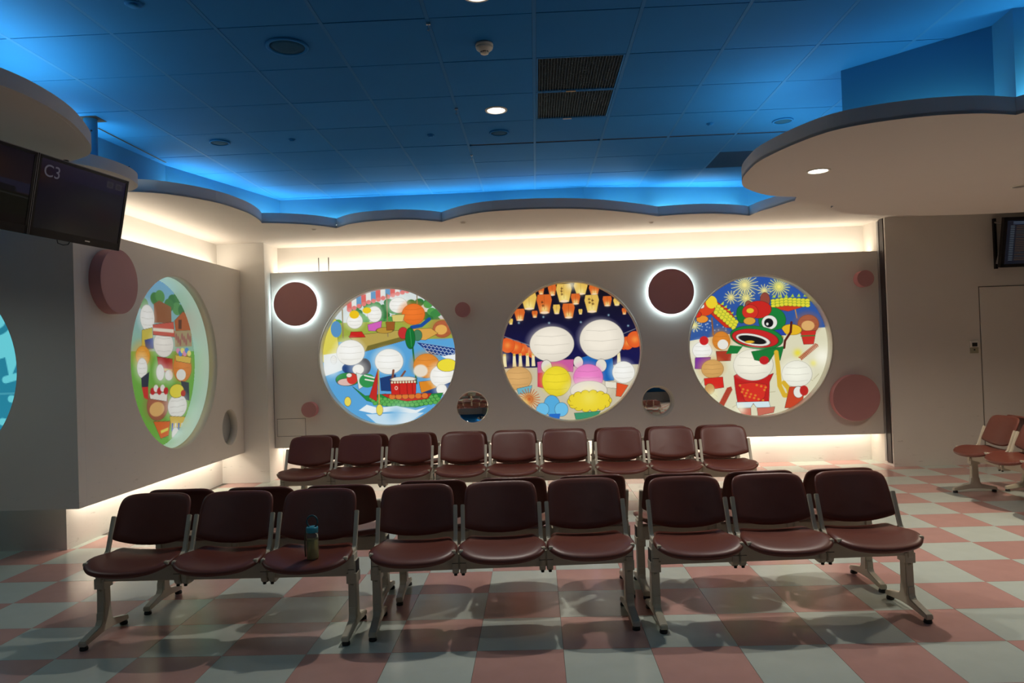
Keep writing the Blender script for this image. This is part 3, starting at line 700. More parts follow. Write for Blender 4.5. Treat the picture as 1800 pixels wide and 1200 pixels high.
def pic_lanterns():
    p = Pic(NP, 580, 590, 502); rn = random.Random(5)
    p.grad(100, (14, 12, 22), 620, (22, 22, 78))
    p.poly([(0, 700), (1100, 700), (1100, 1110), (0, 1110)], (206, 196, 168))
    for (x, y) in [(390, 335), (210, 372), (660, 382), (862, 338), (1000, 420), (430, 380)]: p.glow(x, y, 12, (150, 190, 200))
    Y_ = (248, 204, 96); O_ = (236, 112, 44)
    for a in [(380, 140, 46, 60, O_), (460, 140, 60, 80, O_), (545, 165, 112, 130, Y_), (668, 135, 100, 90, Y_), (765, 150, 76, 70, O_), (290, 215, 110, 120, Y_), (400, 240, 110, 136, O_),
              (488, 282, 52, 66, Y_), (574, 296, 90, 104, O_), (628, 212, 68, 76, O_), (744, 250, 104, 124, Y_), (660, 306, 28, 36, Y_), (856, 236, 66, 70, O_), (925, 245, 50, 50, Y_), (218, 312, 76, 84, O_),
              (328, 312, 42, 48, O_), (152, 360, 30, 40, Y_), (976, 314, 34, 44, O_)]: sky_lantern(p, *a)
    for x, y in [(530, 130), (528, 150), (530, 172), (726, 215), (728, 240), (750, 225), (752, 250), (385, 225), (390, 250)]:   # brush strokes on the paper
        p.seg([(x - 8, y), (x + 8, y + 1)], 1.5, (70, 40, 20)); p.seg([(x, y - 8), (x - 2, y + 9)], 1.5, (70, 40, 20)); p.seg([(x - 6, y + 7), (x + 7, y + 6)], 1.2, (70, 40, 20))
    for x, y, r in [(300, 600, 28), (268, 585, 32), (228, 566, 42), (180, 548, 48), (122, 532, 52), (965, 560, 30), (990, 545, 45), (1045, 520, 56)]:
        p.ell(x, y, r, r * 1.05, (232, 96, 40), line=(150, 50, 20)); p.glow(x, y, r * .7, (255, 170, 80), .7)
    p.seg([(80, 460), (300, 545)], 3, (120, 120, 130)); p.seg([(900, 500), (1060, 440)], 3, (120, 120, 130))
    for x in (98, 168, 212, 264, 306, 925): p.poly([(x - 9, 596), (x + 9, 596), (x + 14, 690), (x - 14, 690)], (246, 232, 180)); p.poly([(x - 9, 596), (x + 9, 596), (x + 7, 612), (x - 7, 612)], (226, 180, 60))
    p.poly([(335, 660), (430, 650), (600, 650), (590, 740), (420, 720), (400, 860), (335, 840)], (208, 96, 160), INK); p.poly([(335, 740), (370, 740), (370, 850), (330, 840)], (214, 50, 90))
    p.poly([(650, 640), (700, 628), (880, 650), (885, 810), (820, 815), (700, 700), (655, 710)], (30, 104, 186), INK)
    p.ball(445, 535, 160, 128, (228, 220, 204)); p.ball(808, 515, 160, 146, (228, 220, 204))
    p.ell(400, 695, 38, 46, (234, 228, 214), line=INK); p.ell(632, 672, 34, 42, (234, 228, 214), line=INK); p.ell(796, 700, 38, 46, (234, 228, 214), line=INK)
    p.ball(470, 805, 104, 108, (226, 206, 44)); p.ball(700, 785, 106, 96, (222, 122, 186))
    p.ball(192, 775, 98, 84, (206, 160, 98)); p.poly([(180, 850), (290, 830), (280, 880), (190, 890)], (110, 180, 200), INK)
    p.ball(955, 755, 80, 78, WH); p.poly([(905, 830), (985, 850), (930, 930), (895, 925)], (228, 84, 40), INK); p.poly([(820, 815), (900, 825), (900, 870), (820, 860)], (236, 230, 210), INK)
    p.ball(700, 880, 132, 70, (226, 218, 200), False)
    for k in range(14):
        a = 2 * PI * k / 14; p.ell(703 + 128 * math.cos(a), 955 + 52 * math.sin(a), 32, 28, (240, 214, 50), line=INK)
    p.ell(703, 955, 136, 60, (242, 218, 52)); p.glow(700, 930, 90, (250, 236, 110), .6)
    p.poly([(590, 1040), (780, 1030), (740, 1080), (600, 1085)], (60, 150, 110), INK)
    p.ell(430, 980, 58, 74, (88, 176, 226), line=INK); p.ell(362, 1005, 46, 46, (110, 194, 236), line=INK); p.ell(498, 1010, 48, 50, (110, 194, 236), line=INK); p.poly([(410, 1040), (490, 1040), (480, 1085), (400, 1070)], (40, 110, 200))
    p.burst(265, 930, 80, (226, 170, 60), 22, (190, 70, 30)); p.glow(230, 960, 60, (250, 235, 140), .8)
    p.glow(90, 620, 60, (255, 240, 180), .6); p.glow(600, 110, 60, (255, 246, 210), .8)
    return p

def pic_festival():
    p = Pic(NP, 622, 592, 502); rn = random.Random(8)
    p.grad(100, (40, 84, 170), 540, (54, 92, 160))
    p.poly([(0, 560), (400, 500), (1200, 470), (1200, 1110), (0, 1110)], (226, 222, 190))
    for k in range(26):
        x, y = rn.uniform(130, 1100), rn.uniform(560, 1060); p.seg([(x, y), (x + rn.uniform(-60, 60), y + rn.uniform(-20, 40))], 1.6, (176, 168, 130))
    p.burst(550, 150, 96, (230, 214, 120), 20); p.burst(792, 172, 76, (240, 226, 90), 20, (255, 244, 120)); p.burst(450, 236, 48, (226, 206, 110), 12); p.burst(556, 246, 62, (220, 208, 90), 14); p.burst(686, 196, 46, (230, 214, 130), 12); p.burst(182, 428, 48, (235, 225, 130), 12)
    for k in range(60): p.glow(rn.uniform(140, 480), rn.uniform(390, 470), 7, (220, 225, 235), .8)
    # dragon body, two stretches
    p.poly([(270, 310), (330, 250), (440, 330), (490, 420), (470, 460), (400, 450), (330, 380)], (206, 52, 30), INK)
    p.poly([(730, 320), (850, 350), (1000, 310), (1010, 260), (860, 280), (735, 280)], (206, 62, 34), INK)
    for r_ in range(3):
        for k in range(9):
            p.ell(320 + k * 20 - r_ * 10, 262 + k * 19 + r_ * 20, 15, 15, (232, 222, 60), line=(40, 110, 40))
            p.ell(748 + k * 30, 262 + r_ * 18 + abs(k - 3) * 3, 17, 12, (232, 222, 60), line=(40, 110, 40))
    for k in range(6): p.poly([(372 + k * 22, 285 + k * 22), (395 + k * 22, 288 + k * 22), (398 + k * 22, 262 + k * 26)], (200, 220, 60)); p.poly([(740 + k * 44, 248), (765 + k * 44, 250), (755 + k * 44, 225)], (180, 210, 60))
    p.ell(255, 300, 78, 62, (224, 74, 34), line=INK); p.ell(310, 265, 40, 46, (244, 214, 50)); p.ell(238, 290, 20, 18, WH, line=INK); p.ell(240, 385, 42, 26, (240, 150, 50), line=INK); p.ell(205, 350, 30, 22, (214, 50, 34), line=INK)
    p.seg([(308, 380), (314, 500)], 5, (150, 90, 40)); p.seg([(900, 340), (910, 400)], 4, (190, 140, 80))
    # rounds in the background
    p.ball(232, 610, 68, 60, WH); p.ell(247, 540, 32, 32, (206, 36, 40)); p.poly([(180, 660), (290, 660), (275, 745), (175, 740)], (128, 54, 160), INK)
    p.ball(370, 545, 62, 66, (208, 126, 42)); p.ell(380, 572, 38, 36, WH); p.poly([(330, 620), (440, 620), (430, 690), (335, 690)], (176, 60, 40), INK)
    p.ball(300, 745, 78, 66, (204, 156, 88)); p.poly([(238, 812), (370, 805), (375, 880), (300, 890), (240, 860)], (218, 44, 34), INK); p.ell(275, 888, 34, 38, (206, 156, 90), line=INK)
    p.ball(988, 448, 74, 68, (160, 88, 58)); p.ell(985, 458, 46, 36, (226, 176, 110)); p.poly([(930, 495), (1040, 495), (1020, 590), (950, 590)], (204, 48, 40), INK); p.seg([(935, 530), (1030, 530)], 4, (60, 130, 60))
    # lion-dance mask
    p.ell(520, 360, 36, 62, (24, 116, 50), line=INK); p.ell(735, 410, 96, 92, (26, 130, 56), line=INK)
    p.ell(870, 482, 70, 38, (236, 186, 40), rot=.1, line=INK); p.seg([(870, 430), (862, 500), (820, 560), (812, 610)], 8, (90, 30, 24))
    p.ell(690, 262, 34, 52, (150, 74, 60), line=INK); p.ell(572, 290, 22, 26, (150, 80, 60), line=INK)
    p.ell(640, 330, 92, 62, (204, 40, 34), line=INK); p.ell(582, 345, 56, 52, (214, 50, 38), line=INK); p.ell(582, 336, 26, 18, (230, 200, 50)); p.ell(575, 410, 42, 26, (222, 168, 60), line=INK)
    p.ell(715, 425, 54, 50, (238, 238, 228), line=INK); p.ell(710, 428, 32, 32, (20, 20, 24)); p.ell(700, 436, 9, 10, WH)
    p.poly([(650, 460), (700, 490), (800, 475), (830, 520), (760, 520)], (40, 70, 170), INK); p.poly([(600, 440), (680, 470), (810, 530), (800, 560), (640, 480)], (232, 190, 60), INK)
    p.ell(620, 530, 186, 82, (28, 130, 58), rot=.16, line=INK); p.ell(610, 535, 164, 64, (204, 40, 40), rot=.16, line=INK); p.ell(595, 545, 122, 40, WH, rot=.22, line=INK); p.ell(590, 545, 100, 27, (24, 22, 24), rot=.22); p.ell(570, 560, 34, 10, (230, 180, 50))
    # big round shape in the front and red cloth
    p.poly([(450, 800), (500, 770), (700, 800), (730, 790), (700, 850), (690, 1000), (470, 1000), (455, 880)], (196, 34, 34), INK)
    p.ball(590, 725, 140, 112, (230, 226, 208)); p.ball(895, 800, 106, 94, (232, 230, 214))
    p.poly([(400, 640), (430, 580), (520, 590), (480, 640)], (28, 124, 56)); p.poly([(580, 630), (810, 600), (780, 700), (740, 650), (700, 710), (640, 700), (600, 690)], (26, 124, 56), INK)
    p.ell(668, 695, 34, 30, (196, 34, 38)); p.poly([(480, 860), (580, 850), (680, 870), (660, 960), (590, 1010), (520, 980)], (218, 50, 38), INK)
    for k in range(16): p.ell(490 + (k * 53) % 190, 870 + (k * 37) % 120, 9, 8, (232, 130, 50))
    p.poly([(460, 990), (690, 990), (700, 1035), (600, 1030), (580, 1000), (560, 1030), (465, 1030)], (216, 236, 240), INK); p.poly([(470, 1035), (560, 1035), (560, 1090), (500, 1080)], (206, 110, 90), INK); p.poly([(605, 1035), (730, 1030), (720, 1070), (610, 1090)], (206, 110, 90), INK)
    p.seg([(755, 640), (765, 760), (770, 880), (800, 950), (840, 950), (830, 900), (800, 860)], 16, (222, 180, 50))
    p.poly([(840, 890), (950, 890), (930, 980), (850, 1040), (800, 1040)], (204, 70, 40), INK); p.ell(900, 930, 34, 40, WH, line=INK); p.ell(940, 920, 30, 36, (190, 40, 36))
    for k in range(14):
        x, y = 425 - k * 5, 880 + k * 9; p.seg([(x - 26, y + 8), (x, y), (x + 6, y + 20)], 4, (176, 60, 40)); x, y = 1045 - k * 9, 590 + k * 7; p.seg([(x - 14, y), (x, y + 6), (x + 4, y + 18)], 4, (170, 70, 40))
    p.glow(905, 650, 42, (240, 226, 70)); p.glow(1015, 725, 34, (240, 230, 110)); p.glow(1080, 680, 110, (255, 252, 232)); p.glow(300, 930, 60, (245, 240, 190), .8); p.glow(490, 1040, 60, (255, 250, 220), .8); p.glow(850, 120, 60, (200, 215, 235), .5)
    return p

def pic_village():
    def f(cx, cy):
        X, Y = 130 + cx / 2.727, 420 + cy / 2.727; y = 5124 / (941 - X); return (y - LPC[0]) / .91 * 500 + 500, 500 - ((1.577 + (640 - Y) * y / 1259) - LPC[1]) / .91 * 500
    p = Pic(220, 500, 500, 510); k = 1 / 2.727 * 500 / .91
    def sx(cx): X = 130 + cx / 2.727; return 5124 / (941 - X) ** 2 / 2.727 / .91 * 500
    def sy(cx): X = 130 + cx / 2.727; return 5124 / (941 - X) / 1259 / 2.727 / .91 * 500
    def E(x, y, rx, ry, c, **kw): a = f(x, y); p.ell(a[0], a[1], rx * sx(x), ry * sy(x), c, **kw)
    def Bl(x, y, rx, ry, c, ribs=True): a = f(x, y); p.ball(a[0], a[1], rx * sx(x), ry * sy(x), c, ribs)
    def Po(pts, c, line=None): p.poly([f(*q) for q in pts], c, line)
    p.grad(0, (120, 176, 214), 420, (150, 190, 160)); p.poly([(-20, 430), (1020, 430), (1020, 1020), (-20, 1020)], (112, 176, 64))
    for i, (x, y) in enumerate([(360, 275), (385, 265), (450, 290), (480, 270), (470, 330), (500, 340), (430, 310), (300, 300), (520, 360)]): E(x, y, 24, 32, [(70, 130, 70), (90, 150, 84), (60, 120, 66)][i % 3])
    Po([(352, 300), (380, 285), (440, 320), (440, 400), (352, 395)], (150, 96, 64)); Po([(455, 390), (500, 345), (545, 380), (545, 440), (460, 440)], (178, 90, 44), INK); Po([(475, 385), (492, 385), (490, 432), (474, 430)], (96, 44, 26))
    Po([(450, 440), (540, 440), (540, 520), (455, 520)], (170, 150, 110))
    for i in range(8): E(462 + i * 10, 470 + (i % 3) * 14, 5, 18, (160, 100, 90))
    Bl(318, 370, 36, 66, WH); Po([(288, 430), (340, 420), (345, 525), (285, 530)], (206, 190, 70), INK); Po([(300, 480), (345, 470), (345, 525), (305, 525)], (40, 60, 140))
    Bl(290, 560, 36, 50, (226, 150, 40)); Bl(285, 620, 26, 50, WH); Po([(278, 670), (320, 640), (310, 740), (280, 720)], (40, 46, 66))
    Bl(398, 505, 50, 64, (232, 226, 216)); Po([(345, 405), (450, 395), (455, 470), (345, 455)], (206, 92, 76), INK); Po([(345, 420), (450, 432), (450, 450), (345, 436)], (238, 226, 206))
    Po([(362, 565), (440, 580), (440, 650), (370, 640)], (176, 40, 38), INK); Po([(372, 620), (438, 632), (436, 644), (372, 632)], (230, 200, 90)); Bl(376, 645, 20, 40, WH, False); Bl(420, 660, 20, 26, WH, False)
    Bl(490, 625, 46, 70, (212, 124, 50)); E(482, 660, 24, 28, WH); Po([(455, 560), (535, 575), (530, 605), (458, 590)], (226, 190, 80), INK)
    for i in range(6): E(470 + i * 11, 540 + (i % 2) * 14, 10, 14, [(226, 150, 180), (90, 140, 210), (240, 226, 130)][i % 3])
    Po([(480, 690), (520, 700), (520, 790), (490, 780)], (50, 50, 66))
    Bl(360, 810, 54, 74, (156, 90, 64)); E(355, 828, 38, 36, (226, 178, 108)); Po([(318, 750), (410, 745), (405, 790), (322, 775)], (238, 232, 220), INK)
    for i in range(5): E(335 + i * 17, 738 - (i % 2) * 14, 12, 18, [(196, 40, 44), (238, 234, 224)][i % 2])
    Bl(460, 815, 48, 58, (234, 230, 222)); E(458, 740, 36, 34, (240, 222, 70), line=INK); E(490, 752, 12, 16, (190, 50, 40))
    Po([(335, 890), (420, 890), (410, 960), (370, 975)], (222, 104, 40), INK); Po([(370, 935), (410, 920), (408, 935), (372, 950)], (236, 222, 90))
    Po([(418, 865), (505, 870), (480, 920), (425, 925)], (226, 190, 80), INK)
    for i in range(4): Po([(428 + i * 16, 900), (436 + i * 16, 900), (432 + i * 16, 940), (425 + i * 16, 940)], [(60, 90, 180), WH][i % 2])
    Bl(445, 955, 18, 34, WH, False); Po([(280, 715), (312, 715), (312, 780), (290, 770)], (206, 50, 40))
    return p

def pic_teal():
    p = Pic(200, 0, 0, 100); D = (42, 138, 164); Lt = (112, 220, 232)
    p.grad(-100, (38, 128, 156), 100, (44, 148, 176))
    def S(x, y): return (x + 5.175) / .893 * 100, -(y - 1.565) / .893 * 100
    p.ell(60, -48, 62, 40, Lt); p.ell(25, -60, 40, 30, Lt); p.poly([(0, -88), (90, -60), (100, -8), (92, 10), (88, -12), (60, -4)], Lt)
    p.poly([(60, -90), (100, -90), (100, -65), (60, -65)], D)
    p.ell(78, -46, 17, 14, D); p.ell(78, -46, 11, 8, Lt); p.ell(62, -50, 12, 16, D); p.ell(40, -46, 20, 16, D); p.ell(40, -46, 13, 9, Lt)
    p.seg([(100, 6), (88, 9)], 3.4, Lt); p.seg([(98, 28), (93, 27)], 3.4, Lt); p.seg([(94, 50), (84, 48)], 3.4, Lt)
    p.seg([(96, 46), (92, 62), (80, 74), (60, 84), (20, 88)], 4.5, Lt)
    p.seg([(-60, 8), (-86, 9)], 3.4, Lt); p.seg([(-60, 28), (-84, 32)], 3.4, Lt)
    p.ell(-40, -40, 36, 30, Lt); p.seg([(-100, 22), (100, 22)], .6, (90, 180, 200))
    return p

LIT = print_mat('backlit_print', 0.67); LITS = print_mat('side_backlit_print', 0.46); LITT = print_mat('teal_backlit_print', 0.6)
def lightbox(k, c, pic, label):
    g = thing('round_lightbox', label, 'lightbox', PT(c[0], c[1], 0), math.atan2(pd.y, pd.x), 'round picture lightboxes')
    # local frame: x along the wall, y into the wall
    obj('rim', lathe([(RB - .001, 0.0), (RB - .001, .17), (RB - .014, .17), (RB - .014, .004), (RB - .016, -.002), (RB - .008, -.004), (RB + .004, -.002), (RB - .001, 0)], 96, 'y'), M['rim'], g, True)
    print_disc('picture', pic, RB - .004, lambda u, v: (u, 0.150, v), LIT, g)
    obj('back_plate', lathe([(0, .155), (RB - .004, .155), (RB - .004, .165), (0, .165)], 64, 'y'), M['white'], g)
lightbox(0, PICS[0], pic_boats(), 'round lightbox picture of a green dragon boat with a red drum on blue water')
lightbox(1, PICS[1], pic_lanterns(), 'round lightbox picture of glowing sky lanterns in a night sky')
lightbox(2, PICS[2], pic_festival(), 'round lightbox picture of fireworks and a green and red dance mask')
g = thing('round_lightbox', 'deep round lightbox in the hung left panel with a village meadow picture and mint inside', 'lightbox', (LX, LPC[0], LPC[1]), 0, 'round picture lightboxes')
R2 = 0.914
obj('rim', lathe([(R2, 0.0), (R2, -.10), (R2 - .004, -.10), (R2 - .006, 0.0), (R2, 0)], 96, 'x'), M['rim'], g, True)
obj('drum_side', lathe([(R2 - .006, -.101), (R2 - .006, -.282), (R2 + .0, -.282), (R2 + .0, -.101), (R2 - .006, -.101)], 96, 'x'), M['mint'], g, True)
print_disc('picture', pic_village(), R2 - .01, lambda u, v: (-.27, u, v), LITS, g)
g = thing('round_lightbox', 'teal round lightbox cut by the left edge of the photo', 'lightbox', (DPC[0], 5.78, DPC[1]), 0, 'round picture lightboxes')
obj('rim', lathe([(.892, 0.0), (.892, .06), (.886, .06), (.886, 0.0), (.892, 0)], 96, 'y'), M['wall'], g, True)
print_disc('picture', pic_teal(), .888, lambda u, v: (u, .012, v), LITT, g)

# ------------------------------------------------------------------ pink discs
def disc(px, py, r, depth, label, halo=False, onleft=False):
    if onleft:
        c = onleft; loc = (LX, c[0], c[1]); ax = 'x'; sg = 1; rz = 0
    else:
        c = on_panel(px, py, depth); loc = PT(c[0], c[1], 0); ax = 'y'; sg = -1; rz = math.atan2(pd.y, pd.x)
    g = thing('pink_disc', label, 'wall disc', loc, rz, 'pink wall discs')
    n = 64; a = 0.05 if halo else 0.0
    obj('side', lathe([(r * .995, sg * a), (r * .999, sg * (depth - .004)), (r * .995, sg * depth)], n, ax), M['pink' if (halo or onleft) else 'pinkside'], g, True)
    obj('face', lathe([(r * .996, sg * depth), (r * .98, sg * (depth + .001)), (0, sg * (depth + .001))], n, ax), M['pink'], g)
    if halo:
        obj('back', lathe([(0, sg * .05), (r * .995, sg * .05)], n, ax), M['white'], g)
        ring = [((r - .022) * math.cos(2 * PI * k / 64), -.041, (r - .022) * math.sin(2 * PI * k / 64)) for k in range(64)]
        obj('light_ring', tube(ring, .007, 6, closed=True), M['halo'], g)
        for q_ in (-.1, .1): obj('spacer', tube([(q_, 0, 0), (q_, -.05, 0)], .01, 8), M['steel'], g)
disc(519, 534, 0.288, 0.075, 'pink disc with a white halo at the column end of the hung panel', True)
disc(1180, 512, 0.290, 0.075, 'pink disc with a white halo between the lantern and fireworks lightboxes', True)
disc(813, 544, 0.098, 0.06, 'small pink disc between the dragon boat and lantern lightboxes')
disc(543, 720, 0.100, 0.10, 'small pink stub disc above the access hatch')
disc(1522, 489, 0.104, 0.12, 'small pink stub disc high up by the dark vertical joint')
disc(1506, 699, 0.292, 0.11, 'large unlit pink disc low down by the dark vertical joint')
disc(0, 0, 0.288, 0.105, 'thick dusty pink drum high on the left hung panel', False, (6.262, 2.318))

# ------------------------------------------------------------------ round mirrors
def mirror(c, r, label, kind):
    g = thing('round_mirror', label, 'mirror', PT(c[0], c[1], 0), math.atan2(pd.y, pd.x), 'small round wall mirrors')
    if kind == 'concave':
        Rr = 0.66; prof = [(r * k / 24, .004 + (math.sqrt(Rr * Rr - (r * k / 24) ** 2) - math.sqrt(Rr * Rr - r * r))) for k in range(25)]
        obj('rim', lathe([(r + .0, 0.0), (r + .0, .012), (r - .006, .012), (r - .006, -.003), (r, -.003), (r + .0, 0)], 64, 'y'), M['wall'], g, True)
        obj('glass', lathe([(min(a, r - .006), b) for a, b in prof], 64, 'y'), M['mirror'], g, True)
    else:
        Rr = 0.95; ri = r * .90
        obj('rim', lathe([(r, 0.0), (r, .085), (ri * .98, .085), (ri * .98, .08), (r - .004, .075), (r - .004, -.002), (r, -.002), (r, 0)], 64, 'y'), M['rim'], g, True)
        prof = [(ri * k / 20, .078 - (math.sqrt(Rr * Rr - (ri * k / 20) ** 2) - math.sqrt(Rr * Rr - ri * ri))) for k in range(21)]
        obj('glass', lathe(prof, 64, 'y'), M['mirror'], g, True)
mirror(MIR1, 0.211, 'small round mirror between the dragon boat and lantern lightboxes', 'concave')
mirror(MIR2, 0.211, 'small round mirror set in a recess below the haloed middle disc', 'convex')
g = thing('round_niche', 'small empty round niche low in the left hung panel near the column', 'niche', (LX, LHC[0], LHC[1]))
obj('rim', lathe([(.2215, 0), (.2215, -.10), (.2195, -.10), (.2195, 0), (.2215, 0)], 56, 'x'), M['rim'], g, True)
obj('disc', lathe([(0, -.092), (.219, -.092), (.219, -.098), (0, -.098)], 56, 'x'), M['dullmirror'], g)

# two thin rods standing on top of the hung panel
for k, px in enumerate((560, 577.5)):
    x, z = on_panel(px, 474, -.05)
    g = thing('thin_rod', ['thin dark rod above the hung panel, the one nearer the column', 'thin dark rod above the hung panel, the one farther from the column'][k], 'rod', (x, PT(x, 0, -.06)[1], 2.70), 0, 'pair of thin dark rods')
    obj('rod', tube([(0, 0, 0), (0, 0, .205)], .0055, 8), M['dark'], g)

# thermostat and notice on the right wall
g = thing('wall_controller', 'small wall control with a dark display beside the flush door', 'controller', (5.405, 9.03, 1.465))
obj('housing', B(-.05, -.018, -.02, .05, 0, .06, bev=.004), M['white'], g); obj('display', B(-.03, -.0195, -.012, .033, -.0175, .035), M['dark'], g)
obj('lower_plate', B(-.05, -.012, -.095, .05, 0, -.025, bev=.003), mat('olive_grey_plate', (0.36, 0.34, 0.24), .5), g); obj('key', B(-.01, -.015, -.06, .008, -.0115, -.045), M['dark'], g)

# ------------------------------------------------------------------ screens
def screen_pic1():
    p = Pic(120, 50, 50, 50)
    p.grad(0, (22, 18, 34), 45, (46, 34, 40)); p.glow(60, 25, 30, (58, 34, 26), .8); p.glow(15, 20, 25, (40, 24, 30), .6)
    p.poly([(0, 42), (100, 42), (100, 56), (0, 56)], (40, 40, 62)); p.poly([(0, 56), (100, 58), (100, 100), (0, 100)], (20, 22, 14))
    p.poly([(0, 40), (10, 38), (14, 30), (20, 40), (34, 44), (34, 56), (0, 56)], (26, 28, 30)); p.poly([(36, 47), (86, 50), (88, 58), (34, 56)], (22, 22, 28)); p.seg([(0, 58), (100, 62)], 1, (44, 46, 44))
    p.glow(40, 74, 18, (34, 38, 16), .8); p.poly([(0, 88), (100, 88), (100, 100), (0, 100)], (22, 16, 14))
    return p
def screen_pic2():
    p = Pic(150, 50, 50, 50)
    p.grad(0, (28, 24, 52), 100, (24, 25, 30)); p.poly([(0, 0), (100, 0), (100, 22), (0, 22)], (30, 27, 62)); p.glow(2, 22, 22, (54, 30, 26), .9); p.glow(20, 12, 26, (38, 28, 54), .6); p.glow(30, 60, 30, (30, 29, 40), .6)
    for x in (80, 91): p.poly([(x - 4.2, 5), (x + 4.2, 5), (x + 4.2, 15), (x - 4.2, 15)], (66, 64, 78)); p.ell(x, 10, 2.6, 3, (50, 48, 62))
    return p
SCR = print_mat('screen_glow', 0.22, 0.12)
TW, TH = 0.75, 0.495
tyaw, ttilt = 0.165, 0.191
dxv = Vector((math.sin(tyaw), math.cos(tyaw), -0.005)).normalized()
nv = Vector((math.cos(tyaw) * math.cos(ttilt), -math.sin(tyaw) * math.cos(ttilt), -math.sin(ttilt))); nv = (nv - dxv * nv.dot(dxv)).normalized()
upv = nv.cross(dxv); upv = upv if upv.z > 0 else -upv
def tv(origin, label, pic, text):
    g = thing('hanging_screen', label, 'screen', origin, 0, 'pair of black hanging screens')
    m4 = Matrix((dxv, -nv, upv)).transposed().to_4x4(); m4.translation = Vector(origin); g.matrix_world = m4   # local x along, y back, z up; origin top centre
    w2 = TW / 2 - .004
    obj('body', B(-w2, .004, -TH, w2, .055, 0, bev=.006), M['black'], g)
    bm = bmesh.new(); box(bm, -w2, 0, -.022, w2, .006, 0); box(bm, -w2, 0, -TH, w2, .006, -TH + .05); box(bm, -w2, 0, -TH, -w2 + .022, .006, 0); box(bm, w2 - .022, 0, -TH, w2, .006, 0)
    obj('bezel', bm, M['black'], g)
    bm = bmesh.new(); box(bm, -w2, -.001, -.004, w2, .001, -.001); box(bm, -w2, -.001, -TH, -w2 + .003, .001, 0); box(bm, w2 - .003, -.001, -TH, w2, .001, 0); obj('edge_trim', bm, M['grey'], g)
    print_rect('panel', pic, 2 * w2 - .044, TH - .072, lambda u, v: (-w2 + .022 + u, .0035, -.022 + v), SCR, g)
    obj('badge', B(.06, -.001, -TH + .022, .10, .0005, -TH + .029), M['steel'], g)
    obj('cable_loop', tube([(-.13, .03, -TH), (-.12, .03, -TH - .02), (-.08, .03, -TH - .026), (-.04, .03, -TH - .018), (-.03, .03, -TH)], .003, 6), M['black'], g)
    bm = box(bmesh.new(), -.12, .055, -.34, .12, .07, -.14); tube([(0, .08, -.24), (0, .14, -.12), (0, .18, .03)], .02, 10, bm); obj('mount', bm, M['black'], g)
    if text:
        cu = bpy.data.curves.new('gate_text', 'FONT'); cu.body = text; cu.size = .105; cu.extrude = .0003
        t = bpy.data.objects.new('gate_text', cu); COL.objects.link(t)
        dg = bpy.context.evaluated_depsgraph_get(); me = bpy.data.meshes.new_from_object(t.evaluated_get(dg)); bpy.data.objects.remove(t)
        me.materials.clear(); me.materials.append(emat('grey_lettering', (.062, .058, .075), 0.6))
        me.transform(Matrix.Rotation(PI / 2, 4, 'X')); o = bpy.data.objects.new('gate_text', me); COL.objects.link(o); o.parent = g
        o.location = (-w2 + .045, .0022, -.125)
    return g
o2 = Vector((-2.870, 4.551, 2.863)); tv(o2, 'black hanging screen reading C3 in its corner', screen_pic2(), 'C3')
tv(o2 - dxv * TW, 'black hanging screen with a dim landscape, cut by the frame edge', screen_pic1(), None)

# flight board on the right wall
def board_pic():
    p = Pic(170, 50, 50, 50); rn = random.Random(2); p.im[:] = np.array((12, 15, 24)) / 255.
    p.seg([(8, 4), (34, 5)], .8, (70, 84, 100)); p.seg([(8, 8), (24, 8)], .7, (60, 72, 90))
    for r_ in range(20):
        y = 13 + r_ * 4.1
        p.seg([(5, y), (9, y)], .7, (66, 76, 84)); p.seg([(12, y), (12 + rn.uniform(12, 24), y)], .6, rn.choice([(60, 46, 34), (48, 48, 46), (66, 48, 32)]))
        p.seg([(38, y), (38 + rn.uniform(9, 15), y)], .75, (104, 150, 176)); p.seg([(56, y), (64, y)], .7, (90, 130, 150)); p.seg([(68, y), (68 + rn.uniform(8, 22), y)], .7, (96, 110, 90))
    return p
g = thing('flight_board', 'wall-mounted flight information board tilted down, cut by the right frame edge', 'screen', (5.655, 8.86, 2.40))
BW, BH = 1.05, 0.60
tl = 0.20
def bt(u, v, h=0):  # local: x right, tilt forward at the top (towards -y)
    return (u + (v / BH) * .06 * 0, -math.sin(tl) * v - h * math.cos(tl), math.cos(tl) * v - h * math.sin(tl))
bm = bmesh.new()
def slab(bm, u0, v0, u1, v1, h0, h1):
    v = [bm.verts.new(bt(u, vv, h)) for h in (h0, h1) for u, vv in ((u0, v0), (u1, v0), (u1, v1), (u0, v1))]
    for f in ((0, 1, 2, 3), (7, 6, 5, 4), (0, 4, 5, 1), (1, 5, 6, 2), (2, 6, 7, 3), (3, 7, 4, 0)): bm.faces.new([v[i] for i in f])
slab(bm, 0, 0, BW, BH, -.05, 0); obj('body', bm, M['black'], g)
bm = bmesh.new(); slab(bm, 0, 0, .04, BH, 0, .006); slab(bm, BW - .04, 0, BW, BH, 0, .006); slab(bm, 0, 0, BW, .04, 0, .006); slab(bm, 0, BH - .04, BW, BH, 0, .006); obj('bezel', bm, M['black'], g)
print_rect('display', board_pic(), BW - .08, BH - .08, lambda u, v: bt(.04 + u, BH - .04 + v, .002), print_mat('board_glow', 0.85, .15), g)
for a in (.03, .9): obj('wall_post', B(a, .13, .0, a + .03, .165, .62), M['black'], g)
for a in (.045, .915): obj('support_arm', tube([(a, .13, .57), (a, -.06, .5), (a, .13, .06)], .012, 8), M['grey'], g)

